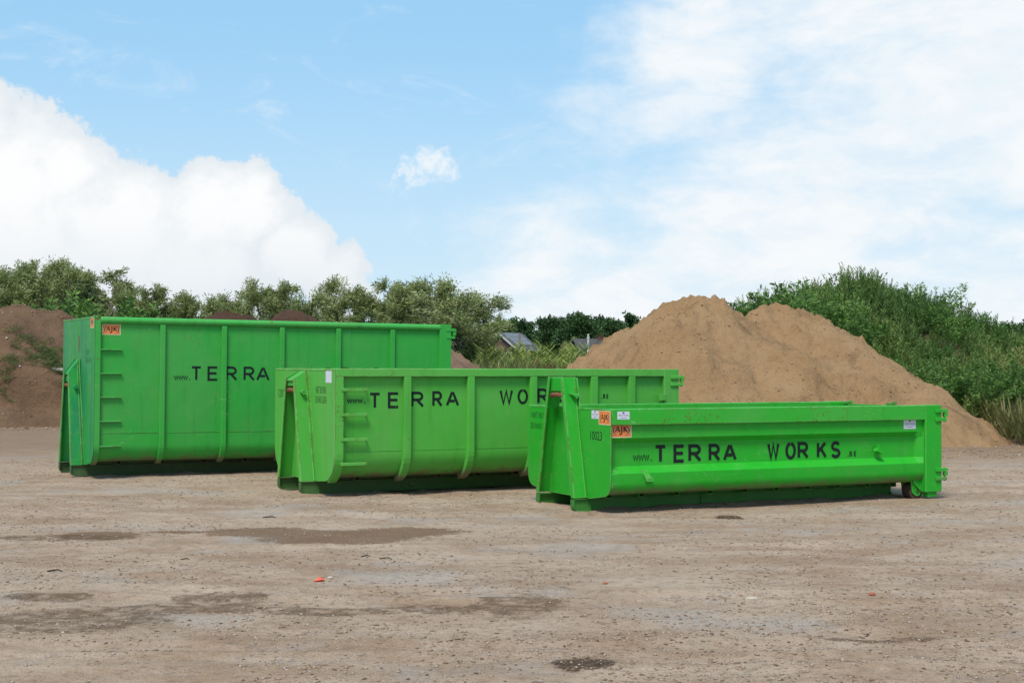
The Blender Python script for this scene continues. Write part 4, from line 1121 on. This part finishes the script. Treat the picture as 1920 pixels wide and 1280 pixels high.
for i in range(5):
    tv, tf, lv, lf, ti = shrub_mesh(700+i, 18, 1.05+.16*i, 1.0, 1200, .13, .042); bt_.append((lv, lf, ti))
n = 150; xs = 6+18*rng.random(n); ys = 40.5+13*rng.random(n); hh = mound_h(xs, ys); k = (hh > .1) & (sand_h(xs, ys) < hh-.1)
xs, ys, hh = xs[k], ys[k], hh[k]
bgm = scatter('bushy_growth', bt_, xs, ys, gz(xs, ys)+hh-.05, .65+.4*rng.random(len(xs)), rng, shrub_leaf, (rng.random(len(xs))-.5)*.7)
tag(link('bushy_growth', bgm), 'rounded leafy bushes grown together among the weeds on the mound', 'bushes', kind='stuff')
# pale grass at the right foot of the mound
grass_mat = tint_mat('dry_grass', [(0, (.07, .09, .025)), (.5, (.15, .15, .05)), (1, (.30, .24, .11))], .7, .2, ((.2, .2, .06), .25))
tg = [weed_tpl(200+i, .55, 'grass') for i in range(5)]
n = 900; xs = 13.0+9*rng.random(n); ys = 34.8+7*rng.random(n); k = (sand_h(xs, ys) < .02) & (xs > 12.6+(ys-35)*.1)
xs, ys = xs[k], ys[k]
gm_ = scatter('dry_grass', tg, xs, ys, gz(xs, ys)+np.maximum(0, mound_h(xs, ys))-.03, .8+.6*rng.random(len(xs)), rng, grass_mat)
tag(link('dry_grass', gm_), 'tall yellowish grass at the right foot of the mound', 'grass', kind='stuff')
# maize field in the gap, weeds in front of it
maize_mat = tint_mat('maize_leaves', [(0, (0.116, 0.166, 0.032)), (.5, (0.221, 0.293, 0.055)), (.85, (0.358, 0.370, 0.087)), (1, (0.527, 0.410, 0.158))], .6, .3, ((.16, .22, .04), .25))
tm = [weed_tpl(300+i, 2.15, 'corn') for i in range(6)]
xs, ys = np.meshgrid(np.arange(-24, 26, .38), np.arange(62, 82, .8)); xs = xs.ravel()+rng.normal(size=xs.size)*.08; ys = ys.ravel()+rng.normal(size=ys.size)*.08
mz = scatter('maize', tm, xs, ys, gz(xs, ys)-.02, .85+.3*rng.random(len(xs)), rng, maize_mat)
tag(link('maize', mz), 'field of green maize beyond the yard, in front of the houses', 'maize', kind='stuff')
tf_ = [weed_tpl(400+i, 1.25, 'grass') for i in range(4)] + [weed_tpl(410+i, 1.2, 'weed') for i in range(3)]
n = 1500; xs = -16+24*rng.random(n); ys = 55.5+6*rng.random(n)
fw = scatter('field_edge_weeds', tf_, xs, ys, gz(xs, ys)-.03, .8+.5*rng.random(n), rng, tint_mat('field_edge_leaves', [(0, (0.078, 0.106, 0.036)), (.5, (0.150, 0.179, 0.057)), (.85, (0.281, 0.276, 0.100)), (1, (0.474, 0.325, 0.157))], .7, .2, ((.15, .18, .05), .2)))
tag(link('field_edge_weeds', fw), 'rough grass and weeds along the edge of the maize field', 'weeds', kind='stuff')
dock_mat = tint_mat('dry_dock_seed', [(0, (.10, .045, .02)), (1, (.24, .12, .06))], .8, .1)
for i, (px, s) in enumerate(((1022, 1.75), (1040, 1.6))):
    y = 56.; x = at(px, y); V, F, T = zip(*[weed_tpl(500+i*9+j, 1.25, 'weed') for j in range(3)])
    VV = np.concatenate([v+np.array([.3*(j-1), .1*j, 0]) for j, v in enumerate(V)]); FF = np.concatenate([f+sum(len(v) for v in V[:j]) for j, f in enumerate(F)])
    o = link('dock_plant', mesh_np('dock_plant', VV, FF, dock_mat, np.concatenate(T))); o.location = (x, y, float(gz(np.array([x]), np.array([y]))[0])-.03); o.scale = (1, 1, s*.85)
    tag(o, ('taller rusty brown dock plant in front of the maize', 'shorter rusty brown dock plant in front of the maize')[i], 'plant', 'dock plants by the maize')
# grass tufts hanging on the soil bank
tuft_mat = tint_mat('tuft_grass', [(0, (.06, .09, .025)), (.6, (.12, .16, .05)), (1, (.22, .22, .10))], .7, .2, ((.15, .2, .05), .25))
for i, (px, y, n_, sp_, lb) in enumerate(((88, 48.4, 26, .45, 'green grass tuft hanging on the soil bank next to the tallest container'), (62, 48.9, 20, .5, 'short grass tuft near the top edge of the soil bank face'),
                                      (12, 47.5, 26, .4, 'pale grass tuft low on the soil bank at the left edge'), (100, 48.0, 24, .22, 'smaller grass tuft drooping below the hanging one'))):
    x = at(px, y); r = np.random.default_rng(900+i)
    T_ = [weed_tpl(600+j, .22, 'tuft') for j in range(3)]
    xs = r.normal(size=n_)*sp_; ys = r.normal(size=n_)*.25
    me = scatter('grass_tuft', T_, xs+x, ys+y, gz(xs+x, ys+y)+bank_h(xs+x, ys+y)-.04, .7+.5*r.random(n_), r, tuft_mat)
    V0 = np.zeros(len(me.vertices)*3, np.float32); me.vertices.foreach_get('co', V0); V0 = V0.reshape(-1, 3); off = np.array([x, y, zat(bank_h, x, y)]); me.vertices.foreach_set('co', (V0-off).astype(np.float32).ravel())
    o = link('grass_tuft', me); o.location = tuple(off); tag(o, lb, 'grass tuft', 'grass tufts on the soil bank')

# ------------------------------------------------------------------ far wood
WG = 'trees of the far wood'
rr = random.Random(8)
pxs = [905, 945, 968, 990, 1018, 1040, 1060, 1082, 1105, 1128, 1150, 1172, 1198, 1230, 1895, 1925]
hts = {905: 604, 945: 602, 968: 598, 990: 599, 1018: 596, 1040: 600, 1060: 595, 1082: 590, 1105: 596, 1128: 594, 1150: 600, 1172: 589, 1895: 607, 1925: 600}
for i, px in enumerate(pxs):
    y = 225+rr.random()*25; x = at(px, y)
    py = hts.get(px, 600+rr.random()*8)
    g0 = 1.5; H = top(py, y, px)-g0
    where = {905: 'hidden behind the leaning willow', 945: 'peeking out right of the leaning willow', 968: 'directly above the brown wooden pole', 990: 'above the right end of the solar-panel roof',
             1018: 'first one right of the solar-panel roof', 1040: 'lower one between the two houses', 1060: 'behind the lighter young tree', 1082: 'tall one above the left end of the dark tiled roof',
             1105: 'behind the pale pole', 1128: 'above the right end of the dark tiled roof', 1150: 'low one where the sand heap begins', 1172: 'tallest, at the outline of the sand heap',
             1198: 'mostly covered by the left slope of the sand heap', 1230: 'wholly behind the top of the sand heap', 1895: 'just right of the overgrown mound', 1925: 'cut by the right edge of the photo'}[px]
    lb = 'dark far-wood tree, ' + where
    tree(('d1', 'd2', 'd3')[i % 3], x, y, H, lb, 'wood_tree', 'tree', WG, rr.random()*6, 1.0, 11.)
x = at(1068, 205); tree('w1', x, 205, 5.2, 'lighter green young tree in front of the far wood beside the dark-roofed house', 'young_tree', 'tree', None, 1., .85, 6.)

# ------------------------------------------------------------------ houses and poles
brick_m, t = new_mat('far_brick')
co = t.node('ShaderNodeTexCoord').outputs['Object']
bt = t.node('ShaderNodeTexBrick', {'Vector': t.mapping(co, (1, 1, 1)), 'Color1': (.15, .075, .05), 'Color2': (.11, .055, .04), 'Mortar': (.16, .12, .10), 'Scale': 4.})
finish(brick_m, t, t.mix(.5, bt.outputs[0], (.13, .068, .048)), .9, .1)
tile_m = plain('grey_roof_tile', (.10, .098, .10), .8, .2, .35, 3)
tile_b = plain('weathered_roof_tile', (.085, .08, .078), .9, .1, .4, 4)
panel_m = plain('solar_glass', (.17, .175, .185), .45, .4, .1, 2)
white_m = plain('white_trim', (.5, .5, .49), .6, .3, .05)
glass_m = plain('dark_window_glass', (.03, .035, .04), .1, .6, .1)
def house(x, y, z0, rz, w_, l_, he, hr, roofm, label, solar, chimney):
    trim = white_m if solar else roofm
    o = empty('house', (x, y, z0), rz)
    mb = MB(); p = [(-w_/2, -.3), (w_/2, -.3), (w_/2, he), (0, hr), (-w_/2, he)]
    mb.loft([[(a, 0, b) for a, b in p], [(a, l_, b) for a, b in p]]); mb.build('wall', brick_m, o)
    sl = math.atan2(hr-he, w_/2); roof = None
    for s in (-1, 1):
        r = MB(); ov = .45; ex = s*(w_/2+ov); ez = he-ov*math.tan(sl)
        r.hexa([(0, -ov, hr+.02), (ex, -ov, ez+.02), (ex, l_+ov, ez+.02), (0, l_+ov, hr+.02), (0, -ov, hr+.22), (ex, -ov, ez+.20), (ex, l_+ov, ez+.20), (0, l_+ov, hr+.22)])
        q = r.build('roof', roofm, o)
        if s == 1: roof = q
        g_ = MB(); g_.box(min(ex, ex+s*.14), max(ex, ex+s*.14), -ov, l_+ov, ez+.02, ez+.16); g_.build('gutter', trim, q)
        v_ = MB(); v_.hexa([(0, -ov-.06, hr+.0), (ex, -ov-.06, ez+.0), (ex, -ov-.005, ez+.0), (0, -ov-.005, hr+.0), (0, -ov-.06, hr+.24), (ex, -ov-.06, ez+.22), (ex, -ov-.005, ez+.22), (0, -ov-.005, hr+.24)])
        v_.build('verge_board', trim, q)
    if solar:
        nx_, ny_ = 4, 3
        for i in range(nx_):
            for j in range(ny_):
                u0, u1 = .08+.21*j*1.35, .08+.21*j*1.35+.265; y0 = .3+(l_-.6)*i/nx_; y1 = .3+(l_-.6)*(i+1)/nx_-.10
                def P(u, yy, d): return (u*(w_/2), yy, hr+(he-hr)*u+.22+d)
                b = MB(); b.hexa([P(u0, y0, .03), P(u1, y0, .03), P(u1, y1, .03), P(u0, y1, .03), P(u0, y0, .09), P(u1, y0, .09), P(u1, y1, .09), P(u0, y1, .09)])
                b.build('solar_panel', panel_m, roof)
    if chimney:
        b = MB(); b.box(-.35, .35, l_*.45, l_*.45+.7, hr-.4, hr+.55); b.box(-.42, .42, l_*.45-.07, l_*.45+.77, hr+.55, hr+.65); b.build('chimney', brick_m, roof)
    for (a, b0) in ((-w_*.22, 1.2), (w_*.22, 1.2)):
        f = MB(); f.box(a-.7, a+.7, -.06, .02, b0-.2, b0+1.3); wf = f.build('window', white_m, o)
        g_ = MB(); g_.box(a-.58, a+.58, -.075, -.061, b0-.08, b0+1.18); g_.build('pane', glass_m, wf)
    for yy in (l_*.25, l_*.7):
        f = MB(); f.box(w_/2-.02, w_/2+.06, yy-.6, yy+.6, 1.1, 2.4); wf = f.build('window', white_m, o)
        g_ = MB(); g_.box(w_/2+.061, w_/2+.075, yy-.48, yy+.48, 1.22, 2.28); g_.build('pane', glass_m, wf)
    return tag(o, label, 'house', 'far houses beyond the maize')
house(at(938, 178), 178, 1.25, -.62, 5.0, 4.2, 2.95, 4.7, tile_m, 'small brick gabled house with solar panels on its grey roof', True, False)
house(at(1080, 185), 183, 1.3, R(-76), 5.0, 6.0, 2.5, 4.0, tile_b, 'low house with a dark weathered tile roof and a chimney', False, True)
pole_m = plain('weathered_wood_pole', (.22, .19, .16), .9, .1, .2); pale_pole = plain('pale_pole', (.50, .48, .46), .8, .2, .1)
for px, y, py, m_, lb in ((974, 165, 624, pole_m, 'brown wooden pole in front of the solar-panel roof'), (1103, 170, 626, pale_pole, 'pale pole in front of the dark tiled roof')):
    b = MB(); x = at(px, y); g0 = float(gz(np.array([x]), np.array([y]))[0]); h = top(py, y, px)-g0
    b.tube([(0, 0, -.3), (0, 0, h*.5), (0, 0, h)], [.16, .14, .11], 10); b.box(-.18, .18, -.03, .03, h-.5, h-.38)
    o = b.build('utility_pole', m_, None, smooth=True); o.location = (x, y, g0); tag(o, lb, 'pole', 'poles by the far houses')

# ------------------------------------------------------------------ small litter on the yard
dark_wood = plain('dark_stick', (.035, .028, .022), .85, .2, .3, 20); orange_p = plain('orange_plastic', (.75, .09, .03), .5, .4, .15, 10); brick_p = plain('brick_red', (.33, .10, .05), .85, .2, .2, 10); grey_p = plain('grey_rag', (.24, .25, .27), .85, .2, .2, 10)
def gtop(x, y): return float((gz(np.array([x]), np.array([y]))+gfine(np.array([x]), np.array([y])))[0])
def stick(x, y, L, r, rz, label, bend=.03):
    r *= .65; bend *= .5
    b = MB(); b.tube([(-L/2, 0, 0), (-L/6, bend, .006), (L/5, bend*.4, .012), (L/2, -bend*.5, 0)], [r*.8, r, r*.9, r*.5], 6)
    o = b.build('stick', dark_wood, None, smooth=True); o.location = (x, y, gtop(x, y)+r*.8); o.rotation_euler.z = rz; tag(o, label, 'stick', 'sticks on the yard')
stick(-4.35, 13.78, .14, .012, .15, 'short dark stick near the left edge of the yard')
stick(-3.3, 14.63, .09, .009, .1, 'tiny dark stick left of the middle of the yard')
stick(-3.13, 18.7, .18, .014, -.05, 'dark stick beyond the damp patch near the tallest container', .015)
stick(-1.28, 14.75, .14, .010, -.25, 'thin dark stick lying in the middle of the yard')
stick(-1.5, 14.9, .10, .009, .3, 'smaller dark stick left of the thin middle one')
stick(6.5, 18.1, .14, .014, -.4, 'dark stick near the right edge of the yard')
b = MB(); b.add([(-.05, -.02, .005), (.03, -.03, .02), (.06, .02, .006), (0, .035, .03), (-.04, .02, .004), (.01, 0, .045), (0, 0, 0)], [(0, 1, 5), (1, 2, 5), (2, 3, 5), (3, 4, 5), (4, 0, 5), (1, 0, 6), (2, 1, 6), (3, 2, 6), (4, 3, 6), (0, 4, 6)])
o = b.build('plastic_scrap', orange_p); o.location = (-1.77, 13.31, gtop(-1.77, 13.31)); tag(o, 'crumpled bright orange plastic scrap on the yard', 'scrap')
rock((3.14, 12.59, gtop(3.14, 12.59)+.005), (.035, .03, .03), brick_p, 'small dark red brick bit on the right side of the yard', 21, 'brick bit', name='brick_fragment')
rock((.85, 13.1, gtop(.85, 13.1)+.005), (.03, .02, .02), brick_p, 'small red brick bit in the middle of the yard', 22, 'brick bit', name='brick_fragment')
rock((2.05, 12.35, gtop(2.05, 12.35)+.008), (.055, .04, .03), pale_stone, 'pale flat stone on the right side of the yard', 23)
rock((-1.68, 13.42, gtop(-1.68, 13.42)+.006), (.03, .025, .025), pale_stone, 'small pale stone beside the orange scrap', 24)
b = MB(); b.hexa([(-.35, -.06, 0), (.35, -.09, .02), (.35, .06, .02), (-.35, .08, 0), (-.35, -.06, .05), (.35, -.09, .07), (.35, .06, .07), (-.35, .08, .05)])
o = b.build('board', plain('grey_board', (.30, .26, .22), .9, .1, .2), None, bevel=.008); xb = at(106, 47.9); o.location = (xb, 47.9, zat(bank_h, xb, 47.9)+.03); o.rotation_euler = (.5, .1, -.15); tag(o, 'short grey board stuck in the soil bank', 'board')
